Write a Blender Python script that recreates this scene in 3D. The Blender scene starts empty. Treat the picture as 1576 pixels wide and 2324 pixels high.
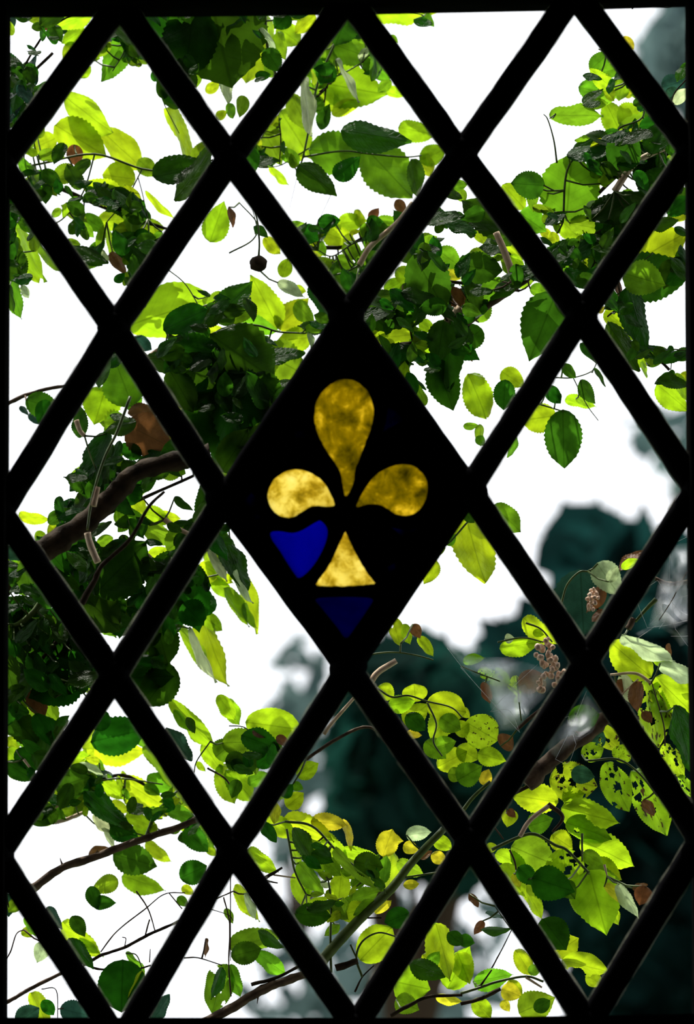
import bpy, bmesh, math, random
from mathutils import Vector, Matrix, noise
random.seed(7)
C = bpy.context.scene.collection
SC = bpy.context.scene

# ------------------------------------------------------------------ camera, sky, sun, exposure
CAM = Vector((0, -2.0, 1.18))      # below the window: the view looks up, past the horizon
cd = bpy.data.cameras.new('camera'); cam = bpy.data.objects.new('camera', cd); C.objects.link(cam)
cam.location = CAM; cam.rotation_euler = (math.pi/2, 0, 0)
cd.sensor_fit = 'HORIZONTAL'; cd.sensor_width = 36; cd.lens = 36*2.0/(1576/5000)
cd.shift_y = .32/(1576/5000)       # back kept upright, lens raised
cd.clip_start = .05; cd.clip_end = 200
cd.dof.use_dof = True; cd.dof.focus_distance = 2.24; cd.dof.aperture_fstop = 23.0
SC.camera = cam

w = bpy.data.worlds.new('sky'); SC.world = w; w.use_nodes = True
bg = w.node_tree.nodes['Background']
bg.inputs['Color'].default_value = (.93, .95, 1.0, 1); bg.inputs['Strength'].default_value = 1.7

sl = bpy.data.lights.new('sun', 'SUN'); sl.energy = 6.6; sl.angle = math.radians(.6); sl.color = (1, .96, .86)
so = bpy.data.objects.new('sun', sl); C.objects.link(so)
SUN = Vector((-.24, .42, 1.0)).normalized()           # direction towards the sun
so.rotation_euler = SUN.to_track_quat('Z', 'Y').to_euler()
so.location = SUN*12
vs = SC.view_settings
vs.view_transform = 'Standard'; vs.look = 'None'; vs.gamma = 1; vs.exposure = 0.0; vs.use_curve_mapping = False

# ------------------------------------------------------------------ helpers
K = 1/5000.0
def at(px, py, y=0.0):
    s = (2.0+y)/2.0*K
    return Vector(((px-788)*s, y, CAM.z+(1.5-CAM.z)*(2+y)/2+(1162-py)*s))

TILE = dict(A=(0,0),B=(520,0),C=(1046,0),D=(0,440),E=(520,440),F=(1046,440),G=(0,900),H=(520,900),I=(1046,900),
            J=(0,1360),K=(520,1360),L=(1046,1360),M=(0,1794),N=(520,1794),O=(1046,1794))
TS = 530/1576
def tp(t, x, y):
    if t == 'P': return (x, y)
    ox, oy = TILE[t]
    return (ox+x*TS, oy+y*TS)
def tsc(t): return 1.0 if t == 'P' else TS

def obj(name, me, mat=None, parent=None):
    if isinstance(me, bmesh.types.BMesh):
        bm = me; me = bpy.data.meshes.new(name); bm.to_mesh(me); bm.free()
    o = bpy.data.objects.new(name, me); C.objects.link(o)
    if mat is not None and not me.materials: me.materials.append(mat)
    if parent is not None: o.parent = parent
    return o
def tag(o, label=None, cat=None, group=None, kind=None):
    if label: o['label'] = label
    if cat: o['category'] = cat
    if group: o['group'] = group
    if kind: o['kind'] = kind
    return o
def empty(name, loc=(0,0,0)):
    o = bpy.data.objects.new(name, None); C.objects.link(o); o.location = loc; o.empty_display_size = .02
    return o
def box(bm, x0, x1, y0, y1, z0, z1):
    v = [bm.verts.new(p) for p in ((x0,y0,z0),(x1,y0,z0),(x1,y1,z0),(x0,y1,z0),(x0,y0,z1),(x1,y0,z1),(x1,y1,z1),(x0,y1,z1))]
    for f in ((0,3,2,1),(4,5,6,7),(0,1,5,4),(1,2,6,5),(2,3,7,6),(3,0,4,7)): bm.faces.new([v[i] for i in f])
def crom(pts, n=5):
    if len(pts) < 3:
        a, b = pts[0], pts[-1]
        return [a.lerp(b, i/n) for i in range(n+1)]
    out = []
    P = [pts[0]*2-pts[1]]+pts+[pts[-1]*2-pts[-2]]
    for i in range(1, len(P)-2):
        p0,p1,p2,p3 = P[i-1:i+3]
        for k in range(n):
            t = k/n
            out.append(.5*((2*p1)+(p2-p0)*t+(2*p0-5*p1+4*p2-p3)*t*t+(3*p1-p0-3*p2+p3)*t**3))
    out.append(pts[-1]); return out
def tube(bm, pts, r0, r1=None, seg=8, rough=0.0):
    if r1 is None: r1 = r0
    prev = None; n = len(pts); rings = []
    for i, p in enumerate(pts):
        d = (pts[min(i+1,n-1)]-pts[max(i-1,0)])
        if d.length < 1e-9: d = Vector((1,0,0))
        d.normalize()
        a = d.cross(Vector((0,1,0)))
        if a.length < .05: a = d.cross(Vector((0,0,1)))
        a.normalize(); b = d.cross(a)
        r = r0+(r1-r0)*i/max(1,n-1)
        ring = []
        for k in range(seg):
            th = 2*math.pi*k/seg
            rr = r*(1+rough*noise.noise(Vector((p.x*180+k*1.7, p.z*180, i*.45))))
            ring.append(bm.verts.new(p+(a*math.cos(th)+b*math.sin(th))*rr))
        rings.append(ring)
    for i in range(n-1):
        for k in range(seg):
            f = bm.faces.new((rings[i][k],rings[i][(k+1)%seg],rings[i+1][(k+1)%seg],rings[i+1][k])); f.smooth = True
    bm.faces.new(rings[0][::-1]); bm.faces.new(rings[-1])
def lump(bm, c, rx, ry, rz, rough=.0, sub=2, seed=0):
    r = bmesh.ops.create_icosphere(bm, subdivisions=sub, radius=1)
    for v in r['verts']:
        k = 1+rough*noise.noise(v.co*2.3+Vector((seed*3.1, seed, 0)))
        v.co = Vector((c[0]+v.co.x*rx*k, c[1]+v.co.y*ry*k, c[2]+v.co.z*rz*k))
    for f in bm.faces: f.smooth = True

# ------------------------------------------------------------------ materials
def mat(name):
    m = bpy.data.materials.new(name); m.use_nodes = True; nt = m.node_tree; nt.nodes.clear()
    out = nt.nodes.new('ShaderNodeOutputMaterial'); return m, nt, out
def N(nt, t, **kw):
    n = nt.nodes.new(t)
    for k, v in kw.items(): setattr(n, k, v)
    return n
def L(nt, a, b): nt.links.new(a, b)
def ramp(nt, fac, stops):
    r = N(nt, 'ShaderNodeValToRGB')
    while len(r.color_ramp.elements) < len(stops): r.color_ramp.elements.new(.5)
    for e, (p, c) in zip(r.color_ramp.elements, stops): e.position = p; e.color = (*c, 1)
    L(nt, fac, r.inputs['Fac']); return r.outputs['Color']
def simple(name, c0, c1, scale=20, rough=.7, bump=.0, metal=0, coord='Object', spec=.3):
    m, nt, out = mat(name)
    tc = N(nt,'ShaderNodeTexCoord'); nz = N(nt,'ShaderNodeTexNoise'); nz.inputs['Scale'].default_value = scale; nz.inputs['Detail'].default_value = 5
    L(nt, tc.outputs[coord], nz.inputs['Vector'])
    p = N(nt,'ShaderNodeBsdfPrincipled'); p.inputs['Roughness'].default_value = rough; p.inputs['Metallic'].default_value = metal; p.inputs['Specular IOR Level'].default_value = spec
    L(nt, ramp(nt, nz.outputs['Fac'], [(.35,c0),(.65,c1)]), p.inputs['Base Color'])
    if bump:
        b = N(nt,'ShaderNodeBump'); b.inputs['Strength'].default_value = bump; b.inputs['Distance'].default_value = .002
        L(nt, nz.outputs['Fac'], b.inputs['Height']); L(nt, b.outputs['Normal'], p.inputs['Normal'])
    L(nt, p.outputs[0], out.inputs['Surface']); return m

def leaf_mat(name, refl, trans, spot=None, spotamt=.62, vein=1.5, gloss=.4, hue=.03, spec=.12):
    """thin leaf: reflects `refl`, lets `trans` through; veins follow the leaf's own length and width"""
    m, nt, out = mat(name)
    tc = N(nt,'ShaderNodeTexCoord'); oi = N(nt,'ShaderNodeObjectInfo')
    sx = N(nt,'ShaderNodeSeparateXYZ'); L(nt, tc.outputs['Object'], sx.inputs[0])
    av = N(nt,'ShaderNodeMath',operation='ABSOLUTE'); L(nt, sx.outputs['Y'], av.inputs[0])
    # side veins: x - 0.55|y|
    m1 = N(nt,'ShaderNodeMath',operation='MULTIPLY'); m1.inputs[1].default_value = -.55; L(nt, av.outputs[0], m1.inputs[0])
    ad = N(nt,'ShaderNodeMath',operation='ADD'); L(nt, sx.outputs['X'], ad.inputs[0]); L(nt, m1.outputs[0], ad.inputs[1])
    ml = N(nt,'ShaderNodeMath',operation='MULTIPLY'); ml.inputs[1].default_value = 8.0; L(nt, ad.outputs[0], ml.inputs[0])
    fr = N(nt,'ShaderNodeMath',operation='PINGPONG'); fr.inputs[1].default_value = .5; L(nt, ml.outputs[0], fr.inputs[0])
    mr = N(nt,'ShaderNodeMapRange'); mr.inputs['From Min'].default_value = 0; mr.inputs['From Max'].default_value = .09; mr.inputs['To Min'].default_value = 1; mr.inputs['To Max'].default_value = 0
    L(nt, fr.outputs[0], mr.inputs['Value'])
    mm = N(nt,'ShaderNodeMapRange'); mm.inputs['From Min'].default_value = .008; mm.inputs['From Max'].default_value = .022; mm.inputs['To Min'].default_value = 1; mm.inputs['To Max'].default_value = 0
    L(nt, av.outputs[0], mm.inputs['Value'])
    hv = N(nt,'ShaderNodeMath',operation='MULTIPLY'); hv.inputs[1].default_value = .35; L(nt, mr.outputs[0], hv.inputs[0])
    vn = N(nt,'ShaderNodeMath',operation='MAXIMUM'); L(nt, hv.outputs[0], vn.inputs[0]); L(nt, mm.outputs[0], vn.inputs[1])
    # per leaf offset of the mottling
    va = N(nt,'ShaderNodeVectorMath',operation='ADD'); cv = N(nt,'ShaderNodeCombineXYZ')
    rm = N(nt,'ShaderNodeMath',operation='MULTIPLY'); rm.inputs[1].default_value = 37; L(nt, oi.outputs['Random'], rm.inputs[0])
    L(nt, rm.outputs[0], cv.inputs[2]); L(nt, tc.outputs['Object'], va.inputs[0]); L(nt, cv.outputs[0], va.inputs[1])
    nz = N(nt,'ShaderNodeTexNoise'); nz.inputs['Scale'].default_value = 3.2; nz.inputs['Detail'].default_value = 4; L(nt, va.outputs[0], nz.inputs['Vector'])
    def shade(col, lo, hi):
        a = tuple(c*lo for c in col); b = tuple(min(1,c*hi) for c in col)
        c0 = ramp(nt, nz.outputs['Fac'], [(.3,a),(.7,b)])
        h = N(nt,'ShaderNodeHueSaturation')
        hm = N(nt,'ShaderNodeMapRange'); hm.inputs['To Min'].default_value = .5-hue; hm.inputs['To Max'].default_value = .5+hue*.6
        L(nt, oi.outputs['Random'], hm.inputs['Value']); L(nt, hm.outputs[0], h.inputs['Hue'])
        vm = N(nt,'ShaderNodeMapRange'); vm.inputs['To Min'].default_value = .75; vm.inputs['To Max'].default_value = 1.2
        f2 = N(nt,'ShaderNodeMath',operation='FRACT'); L(nt, rm.outputs[0], f2.inputs[0]); L(nt, f2.outputs[0], vm.inputs['Value']); L(nt, vm.outputs[0], h.inputs['Value'])
        L(nt, c0, h.inputs['Color']); return h.outputs['Color']
    def withvein(c, k):
        mx = N(nt,'ShaderNodeMix',data_type='RGBA',blend_type='MULTIPLY'); 
        fm = N(nt,'ShaderNodeMath',operation='MULTIPLY'); fm.inputs[1].default_value = .55; L(nt, vn.outputs[0], fm.inputs[0])
        L(nt, fm.outputs[0], mx.inputs['Factor']); L(nt, c, mx.inputs['A']); mx.inputs['B'].default_value = (k*.75,k*.8,k*.6,1)
        return mx.outputs['Result']
    cr = withvein(shade(refl,.75,1.25), vein); ct = withvein(shade(trans,.6,1.25), .5)
    if spot:
        n2 = N(nt,'ShaderNodeTexNoise'); n2.inputs['Scale'].default_value = 9; n2.inputs['Detail'].default_value = 3; L(nt, va.outputs[0], n2.inputs['Vector'])
        g = N(nt,'ShaderNodeMapRange'); g.inputs['From Min'].default_value = spotamt; g.inputs['From Max'].default_value = spotamt+.05; L(nt, n2.outputs['Fac'], g.inputs['Value'])
        res = []
        for c in (cr, ct):
            mx = N(nt,'ShaderNodeMix',data_type='RGBA'); L(nt, g.outputs[0], mx.inputs['Factor']); L(nt, c, mx.inputs['A']); mx.inputs['B'].default_value = (*spot,1); res.append(mx.outputs['Result'])
        cr, ct = res
    bmp = N(nt,'ShaderNodeBump'); bmp.inputs['Strength'].default_value = .25; bmp.inputs['Distance'].default_value = .03
    hs = N(nt,'ShaderNodeMath',operation='ADD'); L(nt, vn.outputs[0], hs.inputs[0]); L(nt, nz.outputs['Fac'], hs.inputs[1]); L(nt, hs.outputs[0], bmp.inputs['Height'])
    d = N(nt,'ShaderNodeBsdfPrincipled'); d.inputs['Roughness'].default_value = gloss; d.inputs['Specular IOR Level'].default_value = spec
    L(nt, cr, d.inputs['Base Color']); L(nt, bmp.outputs[0], d.inputs['Normal'])
    t = N(nt,'ShaderNodeBsdfTranslucent'); L(nt, ct, t.inputs['Color'])
    mx = N(nt,'ShaderNodeMixShader'); mx.inputs[0].default_value = .6; L(nt, d.outputs[0], mx.inputs[1]); L(nt, t.outputs[0], mx.inputs[2])
    L(nt, mx.outputs[0], out.inputs['Surface']); return m

LM = {  # L, M, D: lit, half-lit and shaded tones painted as separate leaf colours
 'L': leaf_mat('lit_leaf', (.13,.22,.02), (.40,.63,.010)),
 'M': leaf_mat('half_lit_leaf', (.05,.13,.015), (.17,.38,.010)),
 'D': leaf_mat('shaded_leaf', (.012,.045,.007), (.034,.15,.006), gloss=.42, spec=.06),
 'T': leaf_mat('bluish_leaf', (.02,.06,.04), (.022,.075,.045), gloss=.4),
 'Y': leaf_mat('yellow_leaf', (.28,.26,.03), (.62,.58,.02)),
 'B': leaf_mat('dry_leaf', (.26,.14,.08), (.15,.06,.018), hue=.01),
 'G': leaf_mat('pale_leaf', (.45,.52,.34), (.50,.62,.30)),
 'X': leaf_mat('spotted_leaf', (.16,.26,.02), (.37,.60,.012), spot=(.05,.03,.01), spotamt=.60),
}
M_bark = simple('bark', (.045,.025,.014), (.12,.075,.045), 160, .85, .6)
M_barkg = simple('green_stem', (.05,.085,.015), (.11,.16,.03), 120, .5, .2)
M_barkd = simple('dark_bark', (.02,.014,.009), (.05,.034,.02), 160, .8, .6, spec=.05)
M_barkp = simple('pale_dry_stem', (.55,.38,.24), (.8,.62,.45), 160, .8, .4)
M_lead = simple('old_lead', (.004,.004,.005), (.009,.009,.010), 60, .8, .3, spec=0)
M_solder = simple('solder', (.005,.005,.006), (.010,.010,.011), 90, .75, .3, spec=0)
M_frame = simple('iron_frame', (.004,.004,.004), (.008,.008,.008), 40, .85, .3, spec=0)
M_wall = simple('limewash', (.05,.047,.042), (.07,.066,.06), 3, .9, .2)
M_floor = simple('stone_floor', (.03,.028,.025), (.05,.045,.04), 5, .8, .2)
M_ground = simple('grassy_ground', (.02,.05,.012), (.05,.09,.02), 6, .95, .5)

def glass_mat():
    m, nt, out = mat('clear_glass')
    t = N(nt,'ShaderNodeBsdfTransparent'); t.inputs['Color'].default_value = (.985,.99,.985,1)
    g = N(nt,'ShaderNodeBsdfGlossy'); g.inputs['Roughness'].default_value = .03
    tc = N(nt,'ShaderNodeTexCoord'); nz = N(nt,'ShaderNodeTexNoise'); nz.inputs['Scale'].default_value = 14; L(nt, tc.outputs['Object'], nz.inputs['Vector'])
    b = N(nt,'ShaderNodeBump'); b.inputs['Strength'].default_value = .1; b.inputs['Distance'].default_value = .004; L(nt, nz.outputs['Fac'], b.inputs['Height']); L(nt, b.outputs[0], g.inputs['Normal'])
    mx = N(nt,'ShaderNodeMixShader'); mx.inputs[0].default_value = .03; L(nt, t.outputs[0], mx.inputs[1]); L(nt, g.outputs[0], mx.inputs[2])
    L(nt, mx.outputs[0], out.inputs['Surface']); return m
M_glass = glass_mat()
def film_mat(name, col, dens, scale, lo, hi, stretch=(1,1,1), attr=None):
    m, nt, out = mat(name)
    tc = N(nt,'ShaderNodeTexCoord'); mp = N(nt,'ShaderNodeMapping'); mp.inputs['Scale'].default_value = stretch; L(nt, tc.outputs['Object'], mp.inputs[0])
    nz = N(nt,'ShaderNodeTexNoise'); nz.inputs['Scale'].default_value = scale; nz.inputs['Detail'].default_value = 6; nz.inputs['Distortion'].default_value = .6; L(nt, mp.outputs[0], nz.inputs['Vector'])
    mr = N(nt,'ShaderNodeMapRange'); mr.inputs['From Min'].default_value = lo; mr.inputs['From Max'].default_value = hi; mr.inputs['To Max'].default_value = dens; L(nt, nz.outputs['Fac'], mr.inputs['Value'])
    t = N(nt,'ShaderNodeBsdfTransparent'); s = N(nt,'ShaderNodeBsdfTranslucent'); s.inputs['Color'].default_value = (*col,1)
    mx = N(nt,'ShaderNodeMixShader'); fac = mr.outputs[0]
    if attr:
        at_ = N(nt,'ShaderNodeAttribute'); at_.attribute_name = attr; ml = N(nt,'ShaderNodeMath',operation='MULTIPLY'); L(nt, fac, ml.inputs[0]); L(nt, at_.outputs['Fac'], ml.inputs[1]); fac = ml.outputs[0]
    L(nt, fac, mx.inputs[0]); L(nt, t.outputs[0], mx.inputs[1]); L(nt, s.outputs[0], mx.inputs[2])
    L(nt, mx.outputs[0], out.inputs['Surface']); return m
M_putty = film_mat('grimy_glass_edge', (.15,.15,.12), .6, 120, .3, .6)
M_web = film_mat('spider_silk', (.72,.74,.80), .6, 60, .32, .64, (1,1,.5), 'silk')

def stain_mat(name, stops, scale, gain, dark):
    """textured coloured glass that scatters the daylight behind it"""
    m, nt, out = mat(name)
    tc = N(nt,'ShaderNodeTexCoord')
    n1 = N(nt,'ShaderNodeTexNoise'); n1.inputs['Scale'].default_value = scale; n1.inputs['Detail'].default_value = 8; n1.inputs['Distortion'].default_value = .35; n1.inputs['Roughness'].default_value = .68
    L(nt, tc.outputs['Object'], n1.inputs['Vector'])
    c = ramp(nt, n1.outputs['Fac'], stops)
    t = N(nt,'ShaderNodeBsdfTranslucent'); L(nt, c, t.inputs['Color'])
    b = N(nt,'ShaderNodeBump'); b.inputs['Strength'].default_value = .9; b.inputs['Distance'].default_value = .002; L(nt, n1.outputs['Fac'], b.inputs['Height']); L(nt, b.outputs[0], t.inputs['Normal'])
    g = N(nt,'ShaderNodeBsdfTransparent'); g.inputs['Color'].default_value = (*dark,1)
    mx = N(nt,'ShaderNodeMixShader'); mx.inputs[0].default_value = gain; L(nt, t.outputs[0], mx.inputs[1]); L(nt, g.outputs[0], mx.inputs[2])
    L(nt, mx.outputs[0], out.inputs['Surface']); return m
M_gold = stain_mat('amber_glass', [(.36,(.05,.05,.003)),(.46,(.26,.22,.004)),(.55,(.42,.33,.01)),(.64,(.95,.75,.16))], 110, .06, (.9,.7,.1))
M_goldp = stain_mat('pale_amber_glass', [(.36,(.26,.20,.01)),(.46,(.60,.46,.06)),(.55,(.92,.80,.32)),(.70,(1,.92,.55))], 130, .06, (.9,.75,.25))
M_blue = stain_mat('cobalt_glass', [(.2,(.006,.008,.30)),(.8,(.014,.016,.46))], 30, .0, (0,0,0))
M_bluedim = stain_mat('smoked_cobalt_glass', [(.3,(.0,.0,.09)),(.7,(.002,.002,.18))], 60, .0, (0,0,0))
M_bluedark = stain_mat('painted_cobalt_glass', [(.42,(.0,.0,.004)),(.62,(.001,.001,.11))], 70, .0, (0,0,0))

# ------------------------------------------------------------------ the room
def struct(name, bm, m, parent=None):
    o = obj(name, bm, m, parent); o['kind'] = 'structure'; return o
bm = bmesh.new(); box(bm,-1.6,1.6,-3.4,-.19,-.1,0); struct('floor',bm,M_floor)
bm = bmesh.new(); box(bm,-1.6,1.6,-3.4,-.19,2.8,2.9); struct('ceiling',bm,M_wall)
bm = bmesh.new(); box(bm,-1.7,-1.6,-3.4,-.19,-.1,2.9); struct('wall_left',bm,M_wall)
bm = bmesh.new(); box(bm,1.6,1.7,-3.4,-.19,-.1,2.9); struct('wall_right',bm,M_wall)
bm = bmesh.new(); box(bm,-1.7,1.7,-3.5,-3.4,-.1,2.9); struct('wall_back',bm,M_wall)
# front wall with a splayed opening
bm = bmesh.new()
xo0, xo1, zo0, zo1 = -.205, .212, 1.22, 1.782
def ring(y, x0, x1, z0, z1): return [bm.verts.new(p) for p in ((x0,y,z0),(x1,y,z0),(x1,y,z1),(x0,y,z1))]
R = [ring(-.19,-1.7,1.7,-.1,2.9), ring(-.19,xo0-.05,xo1+.05,zo0-.05,zo1+.05), ring(.025,xo0,xo1,zo0,zo1), ring(.025,-1.7,1.7,-.1,2.9)]
for a, b in ((0,1),(1,2),(2,3),(3,0)):
    for k in range(4): bm.faces.new((R[a][k],R[a][(k+1)%4],R[b][(k+1)%4],R[b][k]))
bmesh.ops.recalc_face_normals(bm, faces=bm.faces[:])
struct('wall_front', bm, M_wall)
bm = bmesh.new(); bmesh.ops.create_grid(bm, x_segments=60, y_segments=60, size=40)
for v in bm.verts:
    v.co.y += 40.2; v.co.z = -.12+.25*noise.noise(v.co*.2)*min(1,max(0,(v.co.y-1)/6))
struct('ground', bm, M_ground)

# ------------------------------------------------------------------ the leaded window
win = empty('window_1', (0,0,1.2676)); win['kind'] = 'structure'
tag(win, 'diamond leaded window seen from the dark room inside', 'window')
WL = win.location
def wpart(name, bm, m, parent=None, label=None):
    for v in bm.verts: v.co -= WL
    o = obj(name, bm, m, parent or win)
    if label: o['label'] = label
    return o
def W(px, py, y=0): return at(px,py,0)+Vector((0,y,0))

inner = [(19,21),(400,20),(850,14),(1260,6),(1561,-3),(1562,700),(1567,1500),(1577,2000),(1577,2304),(1000,2313),(12,2312),(14,1500),(17,700)]
outer = [(-240,-235),(400,-235),(850,-235),(1260,-235),(1845,-235),(1845,700),(1845,1500),(1845,2000),(1845,2565),(1000,2565),(-240,2565),(-240,1500),(-240,700)]
bm = bmesh.new(); n = len(inner)
R = [[bm.verts.new(W(*p,y)) for p in q] for q, y in ((outer,-.014),(inner,-.014),(inner,.014),(outer,.014))]
for a, b in ((0,1),(1,2),(2,3),(3,0)):
    for k in range(n): bm.faces.new((R[a][k],R[a][(k+1)%n],R[b][(k+1)%n],R[b][k]))
bmesh.ops.recalc_face_normals(bm, faces=bm.faces[:])
wpart('window_frame', bm, M_frame)

ND = dict(t1=(271,6),t2=(790,-8),t3=(1306,-18), l1=(2,372),a1=(522,357),a2=(1047,350),r1=(1572,342),
          b1=(259,744),b2=(787,719),b3=(1320,716), l2=(0,1160),c1=(510,1133),c2=(1065,1110),r2=(1582,1111),
          d1=(259,1532),d2=(791,1517),d3=(1330,1503), l3=(-6,1940),e1=(527,1930),e2=(1067,1911),r3=(1592,1905),
          f1=(272,2368),f2=(806,2332),f3=(1336,2326))
def came(pts, half=28):
    P = [Vector((*ND[a],0)) for a in pts]
    a0, a1 = P[0], P[-1]
    P = [a0+(a0-P[1])*.10]+P+[a1+(a1-P[-2])*.10]
    out = []
    for i in range(len(P)-1):
        m = 14
        for k in range(m): out.append(P[i].lerp(P[i+1], k/m))
    out.append(P[-1])
    bm = bmesh.new(); rings = []; sd = random.random()*50
    prof = [(-1,.0045),(-1,-.0010),(-.72,-.0036),(0,-.0048),(.72,-.0036),(1,-.0010),(1,.0045)]
    for i, p in enumerate(out):
        d = (out[min(i+1,len(out)-1)]-out[max(i-1,0)]).normalized(); q = Vector((-d.y,d.x,0))
        wl = half*(1+.075*noise.noise(Vector((i*.55,sd,0)))+.05*noise.noise(Vector((i*1.9,sd,3)))); wr = half*(1+.075*noise.noise(Vector((i*.55,sd,9)))+.05*noise.noise(Vector((i*1.9,sd,6))))
        rings.append([bm.verts.new(W(*(p+q*(u*(wl if u<0 else wr))).xy, y)) for u, y in prof])
    for i in range(len(rings)-1):
        for k in range(len(prof)):
            f = bm.faces.new((rings[i][k],rings[i][(k+1)%len(prof)],rings[i+1][(k+1)%len(prof)],rings[i+1][k])); f.smooth = k not in (0,5,6)
    bm.faces.new(rings[0]); bm.faces.new(rings[-1][::-1])
    bmesh.ops.recalc_face_normals(bm, faces=bm.faces[:])
    wpart('lead_came', bm, M_lead)
for s in ('t1 l1','t2 a1 b1 l2','t3 a2 b2 c1 d1 l3','r1 b3 c2 d2 e1 f1','r2 d3 e2 f2','r3 f3',
          't3 r1','t2 a2 b3 r2','t1 a1 b2 c2 d3 r3','l1 b1 c1 d2 e2 f3','l2 d1 e1 f2','l3 f1'):
    came(s.split())
for k, (x, y) in ND.items():
    bm = bmesh.new(); r = bmesh.ops.create_icosphere(bm, subdivisions=3, radius=1)
    big = 1.18 if k in ('b2','d2','c1','c2') else 1
    for v in bm.verts:
        d = v.co.copy(); k2 = 1+.16*noise.noise(d*1.6+Vector((x*.01,y*.01,0)))
        # four-armed blob of solder where the cames cross
        th = math.atan2(d.z, d.x); arm = 1+.16*math.cos(4*th-math.pi)*0
        v.co = W(x,y)+Vector((d.x*36*K*k2*big, d.y*.0056-.0006, d.z*41*K*k2*big))
    for f in bm.faces: f.smooth = True
    wpart('solder_joint', bm, M_solder)

# grime along the pane edges: a thin strip each side of every lead line, behind it
segs = 't1 l1,t2 a1,a1 b1,b1 l2,t3 a2,a2 b2,c1 d1,d1 l3,r1 b3,b3 c2,d2 e1,e1 f1,r2 d3,d3 e2,e2 f2,r3 f3,t3 r1,t2 a2,a2 b3,b3 r2,t1 a1,a1 b2,c2 d3,d3 r3,l1 b1,b1 c1,d2 e2,e2 f3,l2 d1,d1 e1,e1 f2,l3 f1'
bm = bmesh.new()
for s in segs.split(','):
    a, b = [Vector((*ND[k],0)) for k in s.split()]
    d = (b-a).normalized(); q = Vector((-d.y,d.x,0))
    for sg in (-1,1):
        prev = None
        for i in range(13):
            p = a.lerp(b, i/12)
            o1 = p+q*sg*23; o2 = p+q*sg*(31.5+3*noise.noise(Vector((p.x*.03,p.y*.03,sg))))
            cur = (bm.verts.new(W(*o1.xy,.0012)), bm.verts.new(W(*o2.xy,.0012)))
            if prev: bm.faces.new((prev[0],prev[1],cur[1],cur[0]))
            prev = cur
wpart('grimy_pane_edging', bm, M_putty)

PANES = [('t1','l1','TL'),('t1','a1','b1','l1'),('t1','t2','a1'),('t2','a2','b2','a1'),('t2','t3','a2'),('t3','r1','b3','a2'),('t3','TR','r1'),
 ('l1','b1','l2'),('a1','b2','c1','b1'),('a2','b3','c2','b2'),('r1','r2','b3'),('b1','c1','d1','l2'),('b3','r2','d3','c2'),
 ('l2','d1','l3'),('c1','d2','e1','d1'),('c2','d3','e2','d2'),('r2','r3','d3'),('d1','e1','f1','l3'),('d2','e2','f2','e1'),('d3','r3','f3','e2'),
 ('l3','f1','BL'),('e1','f2','f1'),('e2','f3','f2'),('r3','BR','f3')]
NC = dict(ND, TL=(0,0), TR=(1590,-10), BL=(0,2340), BR=(1600,2330))
bm = bmesh.new()
for p in PANES:
    q = [NC[k] for k in p]; cx = sum(a for a,_ in q)/len(q); cy = sum(b for _,b in q)/len(q)
    vs_ = [bm.verts.new(W(cx+(a-cx)*.985, cy+(b-cy)*.985, .0005)) for a, b in q]
    bm.faces.new(vs_)
wpart('glass_panes', bm, M_glass)

# emblem pane
S8 = lambda s: [(700+float(a)/8.01, 840+float(b)/8.01) for a, b in (p.split(',') for p in s.split())]
S4 = lambda s: [(590+float(a)/3.94, 1030+float(b)/3.94) for a, b in (p.split(',') for p in s.split())]
SH = lambda s: [tp('H',float(a),float(b)) for a, b in (p.split(',') for p in s.split())]
top = S8('700,155 850,190 1000,290 1110,430 1170,600 1190,760 1160,980 1090,1200 1010,1420 920,1640 850,1830 820,2060 720,2270 690,2290 660,2270 620,2040 580,1860 490,1700 350,1500 250,1330 160,1120 115,930 115,740 150,570 240,410 370,280 520,185')
lef = S4('665,470 640,370 560,240 440,160 320,135 200,170 110,250 70,360 95,480 180,560 280,572 370,530 440,485 520,468')
rig = S4('865,478 900,380 990,240 1100,145 1250,92 1380,110 1470,190 1502,300 1470,440 1370,545 1240,550 1150,500 1070,460 960,455')
foo = S4('765,690 820,810 880,930 960,1060 1035,1155 1020,1168 760,1190 520,1185 498,1165 560,1080 640,960 710,800')
hea = S4('100,700 180,690 290,705 380,680 500,610 550,600 605,680 580,820 480,1000 360,1110 300,1060 180,870 110,770')
tri = S4('500,1300 640,1280 880,1280 1010,1300 960,1400 850,1560 770,1650 690,1550 560,1390')
bl1 = SH('1040,240 1060,170 1075,70 1130,100 1180,160 1110,200'); bl2 = SH('440,235 515,225 512,280 450,272'); bl3 = SH('105,700 150,645 180,680 185,760 215,820 180,830 140,760')
bl4 = SH('330,265 370,262 365,295 335,292'); bl5 = SH('1090,880 1180,900 1270,890 1220,940 1170,945'); bl6 = SH('1070,1150 1120,1120 1125,1160 1085,1195')
def dense(poly, closed=True, step=6, wob=0.0):
    out = []
    for i in range(len(poly)):
        a, b = Vector(poly[i]), Vector(poly[(i+1)%len(poly)]); m = max(1,int((b-a).length/step))
        for k in range(m):
            p = a.lerp(b,k/m)
            out.append((p.x+wob*noise.noise(Vector((p.x*.11,p.y*.11,1))), p.y+wob*noise.noise(Vector((p.x*.11,p.y*.11,8)))))
    return out
def smooth(poly, keep=()):
    P = [Vector((*p,0)) for p in poly]; out = []; n = len(P)
    for i in range(n):
        p0,p1,p2,p3 = P[i-1],P[i],P[(i+1)%n],P[(i+2)%n]
        for k in range(4):
            t = k/4; q = .5*((2*p1)+(p2-p0)*t+(2*p0-5*p1+4*p2-p3)*t*t+(3*p1-p0-3*p2+p3)*t**3); out.append((q.x,q.y))
    return out
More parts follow.
